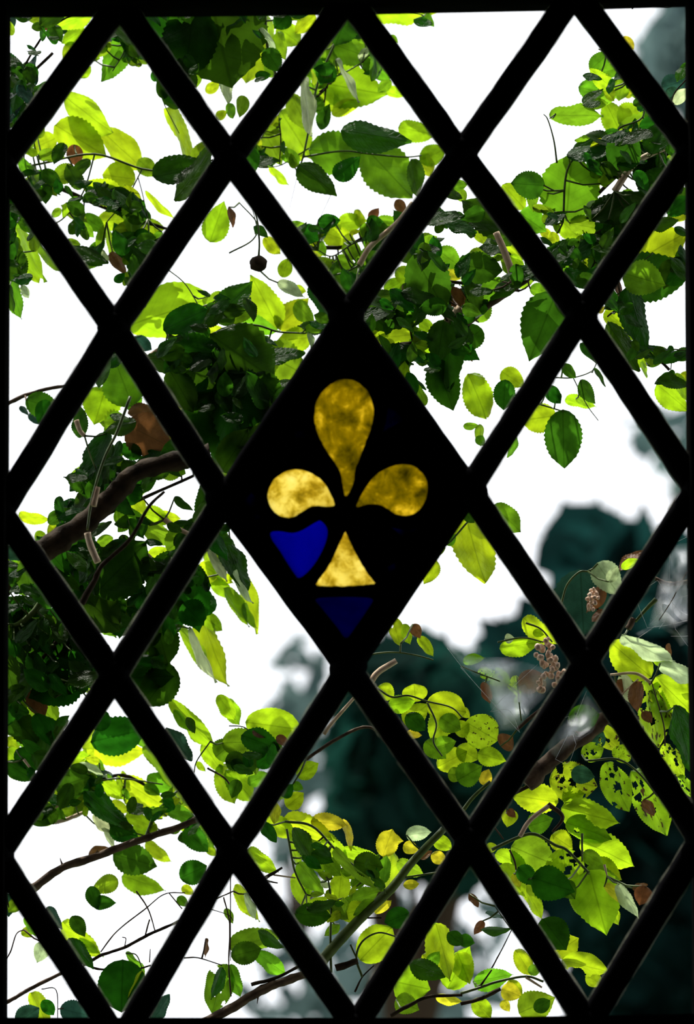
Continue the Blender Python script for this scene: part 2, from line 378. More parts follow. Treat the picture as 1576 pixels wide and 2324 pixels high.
def plate(polys, y0, y1):
    bm = bmesh.new(); edges = []
    for q in polys:
        vv = [bm.verts.new(W(x,y,y0)) for x, y in q]
        edges += [bm.edges.new((vv[i],vv[(i+1)%len(vv)])) for i in range(len(vv))]
    r = bmesh.ops.triangle_fill(bm, use_beauty=True, edges=edges)
    fs = [f for f in bm.faces]
    e = bmesh.ops.extrude_face_region(bm, geom=fs)
    for v in e['geom']:
        if isinstance(v, bmesh.types.BMVert): v.co.y += y1-y0
    bmesh.ops.recalc_face_normals(bm, faces=bm.faces[:])
    return bm
gold = [('gold_petal',smooth(top),M_gold,'tall upright amber petal'),('gold_petal',smooth(lef),M_goldp,'pale amber petal pointing left'),
        ('gold_petal',smooth(rig),M_gold,'darker amber petal pointing right'),('gold_foot',dense(foo),M_goldp,'pale gold triangular foot')]
blue = [(smooth(hea),M_blue),(smooth(tri),M_bluedim),(bl1,M_bluedark),(bl2,M_bluedark),(bl3,M_bluedark),(bl4,M_bluedark),(bl5,M_bluedark),(bl6,M_bluedark)]
dia = [ND['b2'],ND['c2'],ND['d2'],ND['c1']]
emb = wpart('emblem_pane', plate([dense(dia)]+[dense(g[1],wob=1.5) for g in gold]+[dense(b[0]) for b in blue], -.0012, .0012), M_frame, None,
            'black painted diamond pane with a gold three petal emblem and blue glass')
def grow(poly, k):
    cx = sum(p[0] for p in poly)/len(poly); cy = sum(p[1] for p in poly)/len(poly)
    return [(cx+(x-cx)*k, cy+(y-cy)*k) for x, y in poly]
for nm, q, m, lab in gold:
    wpart(nm, plate([grow(q,1.03)], .0013, .0030), m, emb, lab)
for q, m in blue:
    wpart('blue_glass', plate([grow(q,1.04)], .0013, .0028), m, emb)

# ------------------------------------------------------------------ leaves
def leaf_mesh(name, m, wpow=.75, belly=.42, serr=.02, curl=.10, fold=.10, wav=.03, holes=0, seed=0, bite=0, hi=False):
    """unit leaf along +x, widest y = +-.5"""
    nu, nv = (52, 22) if (holes or bite) else (26, 8)
    rnd = random.Random(seed); bm = bmesh.new(); G = []
    hs = [(rnd.uniform(.12,.92), rnd.uniform(-.38,.38), rnd.uniform(.03,.08)) for _ in range(holes)]
    bs = [(rnd.uniform(.3,1.0), rnd.choice((-.5,.5)), rnd.uniform(.10,.2)) for _ in range(bite)]
    for i in range(nu+1):
        u = i/nu
        e = math.log(.5)/math.log(belly)
        wd = max(0.0, math.sin(math.pi*u**e))**wpow
        if u > .8: wd *= (1-(u-.8)/.2)**.35 if u < 1 else 0
        row = []
        for j in range(nv+1):
            v = (j/nv*2-1)
            ww = wd*.5
            if abs(v) > .99: ww *= 1+serr*(1.6 if i%2 else -1)*(1 if 0 < i < nu else 0)
            y = v*ww
            z = curl*(-(u**2)*1.0+u*.5) - fold*abs(v)*wd*.5*-1 + wav*noise.noise(Vector((u*3.2+seed*5.3, v*1.4, seed*2.1)))*(.3+abs(v))
            row.append(bm.verts.new((u + .02*abs(v)*0, y, z)))
        G.append(row)
    for i in range(nu):
        for j in range(nv):
            c = sum((G[a][b].co for a, b in ((i,j),(i+1,j),(i,j+1),(i+1,j+1))), Vector())/4
            kill = False
            for hx, hy, hr in hs:
                if (Vector((c.x,c.y*.7))-Vector((hx,hy*.7))).length < hr*(1+.5*noise.noise(c*14)): kill = True
            for hx, hy, hr in bs:
                if (Vector((c.x,c.y*.7))-Vector((hx,hy*.7))).length < hr*(1+.3*noise.noise(c*10)): kill = True
            if not kill:
                f = bm.faces.new((G[i][j],G[i+1][j],G[i+1][j+1],G[i][j+1])); f.smooth = True
    bmesh.ops.remove_doubles(bm, verts=bm.verts[:], dist=1e-5)
    bmesh.ops.delete(bm, geom=[v for v in bm.verts if not v.link_faces], context='VERTS')
    me = bpy.data.meshes.new(name); bm.to_mesh(me); bm.free(); me.materials.append(m)
    return me
SHAPES = {}
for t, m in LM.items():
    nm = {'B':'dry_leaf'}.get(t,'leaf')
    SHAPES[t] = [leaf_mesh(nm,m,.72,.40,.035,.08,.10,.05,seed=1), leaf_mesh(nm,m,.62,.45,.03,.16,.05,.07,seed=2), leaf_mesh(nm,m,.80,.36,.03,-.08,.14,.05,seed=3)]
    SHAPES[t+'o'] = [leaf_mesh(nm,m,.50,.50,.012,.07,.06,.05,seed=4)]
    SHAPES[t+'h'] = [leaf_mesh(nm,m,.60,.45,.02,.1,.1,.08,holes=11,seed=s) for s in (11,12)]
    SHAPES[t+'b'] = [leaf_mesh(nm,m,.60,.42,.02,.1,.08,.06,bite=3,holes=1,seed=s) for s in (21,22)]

def in_poly(p, poly):
    x, y = p; c = False; n = len(poly)
    for i in range(n):
        x0,y0 = poly[i]; x1,y1 = poly[i-1]
        if (y0>y) != (y1>y) and x < (x1-x0)*(y-y0)/(y1-y0)+x0: c = not c
    return c
def PL(s):
    """'A x,y x,y ...' -> pixel polygon"""
    t, *r = s.split(); return [tp(t,*map(float,q.split(','))) for q in r]
def parse_leaves(s):
    out = []; t = 'P'
    for e in s.replace('\n',';').split(';'):
        e = e.split()
        if not e: continue
        if e[0].isalpha() and len(e[0]) == 1 and e[0].isupper() and len(e) >= 7: t = e.pop(0)
        bx,by,tx,ty,wd = map(float,e[:5]); tone = e[5]; dz = float(e[6]) if len(e) > 6 else None
        out.append((*tp(t,bx,by),*tp(t,tx,ty),wd*tsc(t),tone,dz))
    return out

YOFF = dict(L=.05, X=.05, Y=.045, M=.02, G=.0, B=.01, D=-.02, T=0.03)
def put_leaf(root, bx,by,tx,ty,wd,tone,y,rnd):
    b = at(bx,by,y); 
    ln = math.hypot(tx-bx,ty-by); tx += (tx-bx)*.05; ty += (ty-by)*.05; bx -= (tx-bx)*.03; by -= (ty-by)*.03; wd *= 1.14
    b = at(bx,by,y)
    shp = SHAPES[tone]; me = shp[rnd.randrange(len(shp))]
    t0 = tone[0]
    s = (2+y)/2*K
    dep = rnd.uniform(-.35,.35)*ln*s
    if t0 in 'LXY': dep = -abs(dep)*.6
    t = at(tx,ty,y+dep)
    u = (t-b); Lr = u.length; u.normalize()
    wr = wd*s; nat = .62*Lr
    roll = 0.0
    if wr < nat: roll = math.acos(max(.25, wr/nat)); wr = wr/math.cos(roll)
    view = Vector((0,1,0)); side = u.cross(view).normalized(); nn = side.cross(u).normalized()
    best = None
    for sg in (1,-1):
        v = side*math.cos(roll)+nn*math.sin(roll)*sg
        nrm = u.cross(v); k = abs(nrm.dot(SUN))
        if best is None or (k > best[0]) == (t0 in 'LXYGM'): best = (k, v, nrm)
    _, v, nrm = best
    if rnd.random() < .5: v, nrm = -v, -nrm
    Mx = Matrix(((u.x*Lr, v.x*wr, nrm.x*Lr, b.x-root.location.x),(u.y*Lr, v.y*wr, nrm.y*Lr, b.y-root.location.y),(u.z*Lr, v.z*wr, nrm.z*Lr, b.z-root.location.z),(0,0,0,1)))
    o = bpy.data.objects.new('dry_leaf' if t0 == 'B' else 'leaf', me); C.objects.link(o)
    o.parent = root; o.matrix_local = Mx
    lab = dict(B='brown dry leaf',G='pale greyish leaf',Y='yellow leaf',X='spotted insect eaten leaf').get(t0)
    if lab: o['label'] = lab
    return o

HOLES = []; ALLV = []
def inell(q, l, k):
    mx_, my_ = (l[0]+l[2])/2,(l[1]+l[3])/2; hl = math.hypot(l[2]-l[0],l[3]-l[1])/2
    ax, ay = (l[2]-l[0])/(2*hl+1e-6),(l[3]-l[1])/(2*hl+1e-6)
    dx, dy = q[0]-mx_, q[1]-my_
    return ((dx*ax+dy*ay)/(hl*k+1))**2+((-dx*ay+dy*ax)/(l[4]*.5*k+1))**2 < 1
def branch(name, label, dep, stems, leaves='', fill=None, nfill=0, fsize=(60,115), ftone='DDDDMML', cat='branch', pet=2.2, petmat=None, maxpet=85, extra=None, seed=None, allblocks=False):
    rnd = random.Random(seed if seed is not None else label)
    LV = parse_leaves(leaves); ALLV.extend(LV)
    ST = []
    for s in stems:
        pts, r0, r1, mk = s[:4]; d2 = s[4] if len(s) > 4 else 0.0
        P = [at(*p, dep+d2) for p in PL(pts)]
        r = tsc(pts.split()[0])*(2+dep)/2*K
        ST.append((crom(P,6), r0*r, r1*r, mk))
    root = empty(name, ST[0][0][0] if ST else at(LV[0][0],LV[0][1],dep))
    tag(root, label, cat, 'climbing branches outside the window')
    FL = []
    if fill:
        pls = [PL(f) for f in fill]
        areas = []
        for pl in pls:
            a = abs(sum(pl[i-1][0]*pl[i][1]-pl[i][0]*pl[i-1][1] for i in range(len(pl))))/2; areas.append(a)
        blocks = [l for l in LV+(ALLV if allblocks else []) if l[5][0] in 'LXYGBM' and (l[6] is None or l[6] > -.05)]
        tries = 0
        while len(FL) < nfill and tries < nfill*110:
            tries += 1
            pl = rnd.choices(pls, areas)[0]
            xs = [p[0] for p in pl]; ys = [p[1] for p in pl]
            cx, cy = rnd.uniform(min(xs),max(xs)), rnd.uniform(min(ys),max(ys))
            if not in_poly((cx,cy), pl): continue
            ln = rnd.uniform(*fsize)*(1-.42*min(1,tries/(nfill*30))); th = rnd.uniform(0,2*math.pi); wd = ln*rnd.uniform(.35,.65)
            ux, uy = math.cos(th), math.sin(th)
            ok = True
            if tries < nfill*90 and any(inell((cx,cy),l,.8) for l in LV+FL): continue
            for a, bb in ((-.38,0),(0,0),(.38,0),(0,.38),(0,-.38),(.2,.3),(-.2,.3),(.2,-.3),(-.2,-.3)):
                q = (cx+ux*a*ln-uy*bb*wd, cy+uy*a*ln+ux*bb*wd)
                if any(in_poly(q,h) for h in HOLES): ok = False; break
                if any(inell(q,l,.84) for l in blocks): ok = False
                if not ok: break
            l_ = (cx-ux*ln/2,cy-uy*ln/2,cx+ux*ln/2,cy+uy*ln/2,wd)
            if ok and any(inell(c_,l_,1.04) for h in HOLES for c_ in h[::2]+[(sum(p[0] for p in h)/len(h),sum(p[1] for p in h)/len(h))]): ok = False
            if not ok: continue
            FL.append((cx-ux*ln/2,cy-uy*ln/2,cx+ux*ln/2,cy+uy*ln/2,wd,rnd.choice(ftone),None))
    byk = {}
    for P, r0, r1, mk in ST: byk.setdefault(mk, []).append((P,r0,r1))
    sbm = {k: bmesh.new() for k in byk}
    allp = [p for P,_,_,_ in ST for p in P if abs(p.y-dep) < .08]
    for k, lst in byk.items():
        for P, r0, r1 in lst: tube(sbm[k], P, r0, r1, 8, .35 if k in 'bd' else .1)
    pk = petmat or ('g' if 'g' in sbm else (list(sbm)[0] if sbm else None))
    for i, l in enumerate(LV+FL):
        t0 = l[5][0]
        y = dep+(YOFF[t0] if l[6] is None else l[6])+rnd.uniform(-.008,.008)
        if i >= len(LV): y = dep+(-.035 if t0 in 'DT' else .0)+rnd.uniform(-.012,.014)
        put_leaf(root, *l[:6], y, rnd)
        if allp and pk:
            b = at(l[0],l[1],y); q = min(allp, key=lambda p: (p-b).length_squared)
            if 1e-4 < (q-b).length < maxpet*K*1.2:
                mid = b.lerp(q,.5)+Vector((0,0,-.08*(q-b).length))
                tube(sbm[pk], [q, q.lerp(mid,.6), mid, mid.lerp(b,.6), b], pet*K*1.25, pet*K*.9, 5)
    for k in sbm:
        for v in sbm[k].verts: v.co -= root.location
        obj('stem', sbm[k], dict(b=M_bark,g=M_barkg,d=M_barkd,p=M_barkp)[k], root)
    if extra: extra(root, dep)
    return root

HOLES += [PL(s) for s in '''A 320,270 415,290 440,400 350,545 265,585 240,420
A 105,150 180,150 260,240 230,320 200,300 170,240 195,400 150,440 100,330 50,320 60,240 105,210
A 520,535 600,460 760,300 720,420 640,480 690,550 820,430 1010,420 1030,560 1130,720 1190,920 1210,960 1150,1120 1050,1070 960,1060 870,930 740,870 700,760 600,680 480,620
A 1220,730 1300,800 1400,950 1290,970 1240,880 1170,720
A 410,700 470,760 380,840 330,830
A 160,1040 250,1070 420,1110 350,1160 250,1130
A 620,1060 720,1060 700,1180 610,1220 580,1190
A 900,1120 1150,1240 1200,1340 1310,1300 1130,1570 1000,1480 960,1300 920,1200
A 350,1320 420,1290 450,1330 430,1400 370,1400
A 385,1480 440,1445 480,1480 460,1530 400,1530
A 455,1255 500,1250 560,1300 550,1330 500,1310
A 545,1370 590,1350 680,1400 670,1430 600,1410
A 715,1440 745,1435 765,1470 750,1490
A 1300,320 1380,320 1440,440 1390,620 1480,590 1450,650 1400,720 1340,600 1360,500
A 1440,340 1490,310 1525,340 1510,390 1460,400
A 1130,85 1210,85 1190,160 1160,160
A 1450,700 1576,690 1576,890 1490,840
B 90,555 230,555 290,570 20,920 0,900 0,850 50,780 40,700 150,650
B 1020,110 1220,140 1350,190 1390,60 1576,50 1576,890 1560,890 1180,380
B 580,890 700,820 780,755 950,755 1040,690 1080,640 1180,650 1400,880 1300,860 1160,830 1100,820 950,800 800,850 740,910
B 1170,1000 1380,935 1370,1000 1290,1060 1360,1180 1340,1210 1230,1090
B 200,1150 340,1090 470,1150 560,1240 720,1300 760,1190 850,1145 930,1250 1120,1340 1120,1400 1200,1390 1040,1490 940,1470 860,1430 850,1500 700,1490 600,1480 590,1530 420,1490 300,1300
C 0,55 590,35 600,60 20,890 0,880
C 770,110 900,290 900,340 870,480 780,560 770,700 640,760 600,830 640,1090 580,1120 580,1180 420,1170 330,1220 230,1230 110,1050 250,830
C 780,790 880,770 970,880 900,900 740,980 660,1080 650,1030
C 930,1280 1050,1195 1150,1150 1210,1290 1060,1310 960,1330
C 525,1330 550,1310 575,1330 560,1370 535,1365
D 50,790 130,840 200,600 270,600 280,500 260,380 420,550 500,600 690,930 650,970 430,1290 50,1420
D 50,1440 130,1410 200,1500 300,1570 50,1576
D 330,1370 420,1340 400,1420
D 600,510 720,480 770,560 740,640 830,620 820,660 760,730 690,650
D 550,330 650,265 640,300 580,360 550,350
D 450,265 500,260 540,300 510,315 460,290
D 1040,640 1140,490 1260,360 1340,400 1540,310 1576,200 1576,700 1410,670 1300,620 1220,620
D 890,960 1100,925 1200,935 1010,1070 990,1010
D 1160,1210 1225,1210 1215,1245 1180,1250
D 1240,1240 1310,1225 1310,1280 1260,1290
D 1265,1005 1305,1000 1305,1030 1270,1035
E 60,30 160,120 250,200 200,290 260,330 300,400 380,400 420,480 560,640 500,600 430,560 360,560 370,440 330,530 240,560 170,540 100,600 0,700 0,0
E 640,295 740,370 690,440 650,440
E 870,270 940,320 900,380 840,370
E 1310,240 1360,210 1420,270 1330,300
E 1460,240 1576,290 1576,400 1520,410 1440,340
E 1460,40 1560,30 1560,110 1450,110
E 1210,490 1250,490 1255,540 1215,535
E 1380,830 1430,815 1460,850 1420,885 1385,870
E 1240,1170 1290,1130 1335,1150 1280,1205
E 1280,1210 1390,1210 1450,1380 1340,1390
E 1345,1430 1430,1440 1420,1475 1350,1460
E 1390,1510 1560,1480 1576,1576 1450,1576
E 10,885 45,880 65,920 30,945 5,930
F 0,300 100,330 90,370 0,410
F 215,750 440,600 490,640 400,800 300,830
F 60,890 410,840 410,910 190,980
F 200,990 410,945 470,1090 350,1100 220,1040
F 50,1180 330,1080 500,1130 540,1130 430,1280 350,1200 280,1230 130,1200
F 120,575 170,570 250,545 250,590 170,615 125,605
F 260,480 290,470 300,530 270,550
F 1130,640 1280,690 1550,590 1550,1040 1390,1030 1270,1040 1240,880
F 1290,1170 1480,1120 1510,1170 1350,1210
F 1180,1240 1300,1200 1330,1330 1500,1460 1540,1576 1400,1576
F 700,1100 800,1040 870,1120 930,1150 900,1140 1240,1576 780,1576 700,1430 590,1390 540,1370 640,1220
G 590,250 710,230 640,400 560,450 540,300
G 310,470 420,370 530,300 550,450 480,505 350,520
G 120,780 190,660 400,510 490,590 430,680 340,680 370,740 340,800 150,810
G 490,665 530,640 555,670 530,705 495,695
G 795,280 870,265 885,300 820,325
G 840,395 910,380 925,420 850,440
G 655,820 710,770 750,800 720,850 660,845
G 780,920 860,895 865,930 800,950
G 680,95 740,50 790,100 780,135 720,120
G 690,370 780,250 790,290 740,350
G 910,960 945,950 950,985 920,985
G 1045,890 1085,885 1090,920 1055,920
G 970,660 1080,560 1310,500 1370,600 1300,720 1200,620 1090,630 1000,720
G 1060,700 1140,680 1140,760
G 1150,720 1280,780 1280,810 1170,790
G 65,1060 115,1075 110,1105 70,1100
G 60,1335 130,1330 130,1365 70,1365
G 140,1350 235,1345 230,1370 150,1375
G 360,1430 410,1500 360,1480
G 935,1225 980,1220 985,1255 945,1255
G 845,1330 878,1330 875,1360 848,1358
H 0,930 120,1060 540,1576 100,1576 110,1300
J 650,230 740,260 840,250 840,290 770,370
J 1110,410 1190,440 1170,340 1200,200 1450,500 1520,570 1480,680 1576,850 1420,940 1330,940 1230,870 1010,720 1140,590 1170,460
J 370,700 490,620 600,660 540,740 400,770
J 200,850 250,815 300,870 300,990
J 260,370 310,365 305,405 265,405
J 30,1210 170,1215 190,1280 30,1500
J 750,740 830,740 890,820 850,860 750,840
J 545,1010 620,1050 830,1105 900,1080 980,1020 1030,1150 960,1230 790,1200 720,1120
J 220,1530 600,1530 600,1576 200,1576
J 1070,1500 1160,1440 1210,1500 1080,1560
J 165,1040 205,1035 215,1075 185,1085
N 240,240 400,330 430,450 450,560 450,770 300,700 200,520
N 500,490 620,540 590,580 520,530'''.split('\n')]

M_seed = simple('dry_seed', (.50,.31,.20), (.85,.63,.48), 240, .7, .5)
def seedclump(root, dep, spots, r):
    bm = bmesh.new(); rnd = random.Random(len(spots))
    for t, x, y in spots:
        for k in range(4):
            c = at(*tp(t,x+rnd.uniform(-r,r),y+rnd.uniform(-r,r)), dep-.03+rnd.uniform(-.008,.008))-root.location
            q = r*TS*K*rnd.uniform(.7,1.1)
            lump(bm, c, q*rnd.uniform(.7,1.1), q, q*rnd.uniform(.8,1.2), .35, 2, k+x)
    obj('seed_cluster', bm, M_seed, root)['label'] = 'lumpy pinkish brown seed cluster'

# ---- branches, each in its own place beyond the glass
branch('leafy_branch','shaded branch with one bright leaf in the top left corner pane',.34,
 [('A 40,700 180,420 330,200 560,60',9,6,'d')],
 '''A 620 90 370 180 110 L; 570 200 420 290 100 L; 500 290 430 400 80 L; 300 110 200 140 60 M; 330 560 260 640 70 D; 300 590 110 760 110 D; 200 640 60 480 90 D; 340 150 300 200 60 B; 110 760 70 860 60 D; 80 100 60 230 60 T; 150 480 230 640 80 D''',
 ['A 60,80 640,80 70,880'],45,(40,85),'DDDDT')
branch('leafy_branch','sunlit branch of oval lime leaves in the upper left diamond',.36,
 [('A 1440,1080 1200,1150 960,1140 640,1040 300,1100 150,1130',7,8,'g'),('A 640,1040 560,1300 420,1480 300,1520',6,5,'g'),('A 960,1140 860,1330 720,1500',5,4,'g'),('A 930,1190 960,1300 1000,1480',4,3,'g'),('A 800,160 840,330 760,480',5,4,'g'),('A 1010,380 1100,680 1210,900',4,3,'g')],
 '''A 440 650 740 890 150 Lo; 380 850 715 1050 200 L; 690 890 960 1130 150 Lo; 230 1000 380 930 130 Lo; 910 1210 700 1180 180 Lo; 940 1080 1040 1180 110 M; 1040 1190 1430 1120 200 D; 1180 1340 1440 1010 160 D; 1300 1090 1440 960 110 M; 1130 740 1315 1170 75 L; 1020 430 1240 740 100 D; 830 270 700 540 130 M; 850 260 1000 400 130 D; 770 180 690 290 90 T; 540 520 610 450 70 L; 990 1290 1190 1470 30 L; 500 980 510 1110 100 B; 660 1490 860 1480 120 L; 920 1530 1110 1540 110 L; 900 1300 980 1470 60 D
D 730 230 750 430 55 L; 680 380 730 470 40 G; 760 390 850 540 80 B; 480 350 720 470 120 D; 850 330 990 480 110 D;560 150 700 240 90 M''',
 ['A 130,1090 250,860 420,1040 700,1180 920,1260 960,1480 1120,1560 920,1900 760,2050 560,1800','A 800,140 1000,400 700,540 600,440'],75,(45,100),'DDDMMML')
branch('leafy_branch','large dark leaf over curled lime leaves in the second top pane',.36,
 [('P 600,10 610,120 640,200',4,3,'g'),('P 420,10 470,110 500,190',4,3,'g')],
 '''P 480 4 525 192 190 D -.02; 395 25 375 120 110 D; 440 20 420 170 110 D; 
A 1390 620 1480 560 70 L; 1520 450 1530 690 90 G; 1460 800 1530 750 60 L; 1540 700 1576 800 60 M
B 180 240 120 555 210 L; 330 180 480 300 140 L; 250 90 300 330 90 L; 130 90 200 190 80 M; 400 90 310 190 120 D; 580 100 450 220 100 L; 250 330 340 480 120 D; 205 200 320 340 28 G -.02; 100 650 70 790 80 M; 330 220 380 400 80 L''',
 ['P 335,22 730,18 600,190 520,110 440,190'],30,(40,80),'DDM')
branch('leafy_branch','broad overlapping leaves with shadow patches in the top middle diamond',.38,
 [('B 790,130 700,330 600,560 540,870 500,1060 470,1140',9,6,'g'),('B 500,1060 760,1020 960,1040 1180,1060 1300,1050',7,5,'g'),('B 540,1000 360,1110 260,1130',5,3,'g'),('B 330,780 350,930 340,1110',6,4,'d'),('B 470,1150 410,1400',2,1.5,'d'),('B 700,1290 620,1460',2,1.5,'d'),('B 620,560 800,480 900,420',6,4,'g')],
 '''B 790 130 720 300 190 D -.03; 690 290 970 400 180 M; 640 330 700 430 90 M; 640 560 1050 640 270 L; 690 430 620 560 130 D; 590 600 810 730 130 L; 700 770 900 690 70 L; 720 410 890 670 26 G -.02; 480 540 580 900 80 G; 560 440 590 590 60 L; 350 750 540 1060 200 L; 420 640 540 880 110 M; 240 890 350 1110 130 M; 150 1110 340 1080 80 D; 1060 610 1190 640 60 L; 1090 540 1010 620 70 M; 880 400 940 320 40 G
B 550 1010 960 1050 260 M .03; 770 880 1215 940 220 D -.04; 930 1000 1230 1330 290 M .0; 1230 1080 1270 1330 100 D -.03; 480 1110 720 1305 170 D -.03; 720 1200 880 1060 130 D -.03; 1150 860 1390 910 110 L; 1290 1080 1460 1010 130 L; 1300 1040 1375 1190 80 L; 280 1130 390 1250 35 L; 1130 1350 1190 1440 70 B''',
 ['B 790,130 660,300 560,440 640,700 780,480 1000,420 1040,420','B 130,1060 330,780 540,1060 340,1110 200,1150'],40,(40,90),'DMMML')
branch('leafy_branch','short sprig with a hanging seed head against the white top pane',.40,
 [('B 960,60 1150,70 1300,100 1320,150',5,3,'g')],
 '''B 980 85 1350 75 100 L; 1250 130 1370 170 70 D; 1330 90 1390 180 40 M; 1300 60 1400 80 50 L; 1090 240 1140 290 40 M''')
branch('leafy_branch','bushy branch of toothed leaves in the upper right diamond',.30,
 [('C 690,1500 740,1100 1020,930 1080,860 1240,760 1100,420 930,330',8,5,'g'),('C 650,1100 630,950 590,810 560,770',7,3,'g'),('C 600,800 640,770',4,3,'g'),('C 1040,1290 1150,1130 1240,1060 1380,1000',24,18,'p',-.02),('F 640,460 860,320 1080,180 1270,20',26,20,'d'),('F 890,320 905,460',8,4,'b')],
 '''C 880 470 1010 350 110 M; 900 440 1060 460 90 L; 950 490 1090 460 80 M; 1090 520 1070 680 110 L; 1120 660 1165 590 45 L; 800 590 980 630 120 M; 830 700 960 610 70 D; 610 790 945 765 80 M; 1080 895 975 680 150 L; 1070 830 1245 750 190 L; 1210 860 1390 850 130 D; 1250 720 1330 830 90 M; 730 1050 1070 930 140 D; 1020 1120 1190 930 220 D; 1080 920 1200 1000 100 D
C 715 1480 750 1050 360 M .02; 690 1440 620 1130 120 L .04; 800 1380 920 1190 130 L .04; 560 1250 345 1240 170 D; 290 1250 430 1410 120 L; 400 1440 570 1560 170 M; 880 1490 1240 1300 210 D; 1190 1220 1320 1070 140 D; 850 1400 940 1360 50 G; 950 1100 1060 1180 80 D
F 680 180 815 310 130 L; 740 200 960 240 100 M; 610 260 650 350 70 L; 540 240 620 300 60 L; 820 420 910 500 90 L; 720 500 850 640 110 D; 690 470 760 560 70 M''',
 ['C 1000,300 880,480 800,640 940,780 1050,900 720,1080 600,1120 560,1200 260,1240 820,1950 1460,1040 1080,420'],95,(45,100),'DDDDMML')
branch('leafy_branch','grey green twig tip with pale leaf in the top right corner pane',.30,
 [('C 1560,500 1450,620 1420,700',6,4,'d'),('C 1180,10 1160,60 1170,20 1290,30 1400,50 1470,10',4,3,'d')],
 '''C 1360 590 1530 540 130 T; 1440 700 1530 600 70 G; 1100 250 1165 330 60 Y; 1400 600 1490 700 90 T; 1540 430 1460 540 70 D''')
branch('leafy_branch','big half shaded lime leaf with toothed edge at the right border',.28,
 [('F 1060,590 1080,740 990,830',9,6,'b'),('F 1060,560 1130,540 1300,400',6,4,'g'),('F 1240,1090 1400,1050 1530,1060',6,4,'g'),('F 1270,1160 1410,1110 1420,1200',4,3,'g')],
 '''F 1120 490 1520 260 270 L .05; 1110 570 1560 520 300 D .01; 1110 540 1370 610 210 M -.02; 1130 640 1265 1050 190 D; 980 790 1120 910 110 L; 1110 930 1240 960 90 L; 1000 870 1190 1190 170 D; 1160 1110 1260 1160 70 L; 1330 1290 1540 1460 120 L; 1330 1260 1540 1290 100 D; 1490 1210 1560 1270 70 L; 1240 1050 1520 1080 80 D; 1420 170 1540 140 45 L; 1400 130 1540 30 110 D; 1050 580 1090 740 50 B; 930 800 970 760 40 Y; 1230 1130 1250 1240 40 L; 1440 1220 1530 1400 60 M''',
 ['F 950,760 1110,620 1240,1040 1520,1050 1500,1110 1200,1180'],25,(45,90),'DDDM')
branch('leafy_branch','weathered grey brown branch with pale blossom remains right of the emblem top',.30,
 [('F -200,990 0,900 200,740 440,580',34,24,'b'),('E 1060,1060 1250,1020 1400,970',40,26,'d'),('E 1560,770 1400,960',30,26,'p',-.01),('F 240,260 310,430 360,580',22,26,'p',-.03),('E 990,950 1080,880 1160,780',10,6,'d'),('F 440,580 520,520',20,12,'b')],
 '''E 1130 510 1270 600 110 L; 1050 650 1190 580 90 L; 1250 420 1460 780 260 D; 1410 380 1560 490 130 M; 1450 510 1560 570 80 Y; 1480 640 1576 770 110 B; 1200 830 1310 810 80 L; 1290 860 1390 930 80 L; 1040 970 1260 950 110 L; 1400 1130 1510 1450 200 D; 1430 1110 1570 1150 80 L; 1150 390 1260 450 90 M
F 100 230 180 340 80 L; 0 480 270 520 190 D; 420 440 310 320 90 L; 470 640 610 660 80 M; 640 680 470 1110 290 D; 50 1220 180 1510 170 L; 280 1200 430 1300 120 L; 300 1260 290 1450 130 D; 0 950 60 1090 90 D; 180 1320 190 1500 40 L; 110 160 160 230 40 B; 0 640 30 740 60 B; 0 780 40 810 50 B; 50 1060 80 1130 40 B; 60 400 220 460 110 M; 330 420 430 500 70 L''',
 ['E 1560,-80 920,830 1300,1380 1400,1180 1576,1100 1576,440','F 0,480 -100,200 200,400 480,580 680,820 440,600 0,880'],80,(45,100),'DDDDMML')
branch('leafy_branch','pale budding twig with small leaves filling the foot of the top middle diamond',.36,
 [('E 1240,60 1130,200 960,350 880,480',16,20,'p',-.03),('E 1000,300 850,330 700,420 600,380',6,4,'g')],
 '''E 600 190 745 180 90 D; 740 200 930 180 110 L; 850 110 910 230 60 L; 930 200 1040 190 90 D; 560 370 640 410 80 L; 640 260 860 340 130 L; 470 250 600 310 130 D; 780 330 880 440 110 M; 700 520 800 650 110 D; 720 440 860 500 90 M; 600 310 650 420 60 M; 950 170 1010 100 60 B''',
 ['E 420,180 600,180 900,230 1040,230 790,680'],30,(35,75),'DDMML')
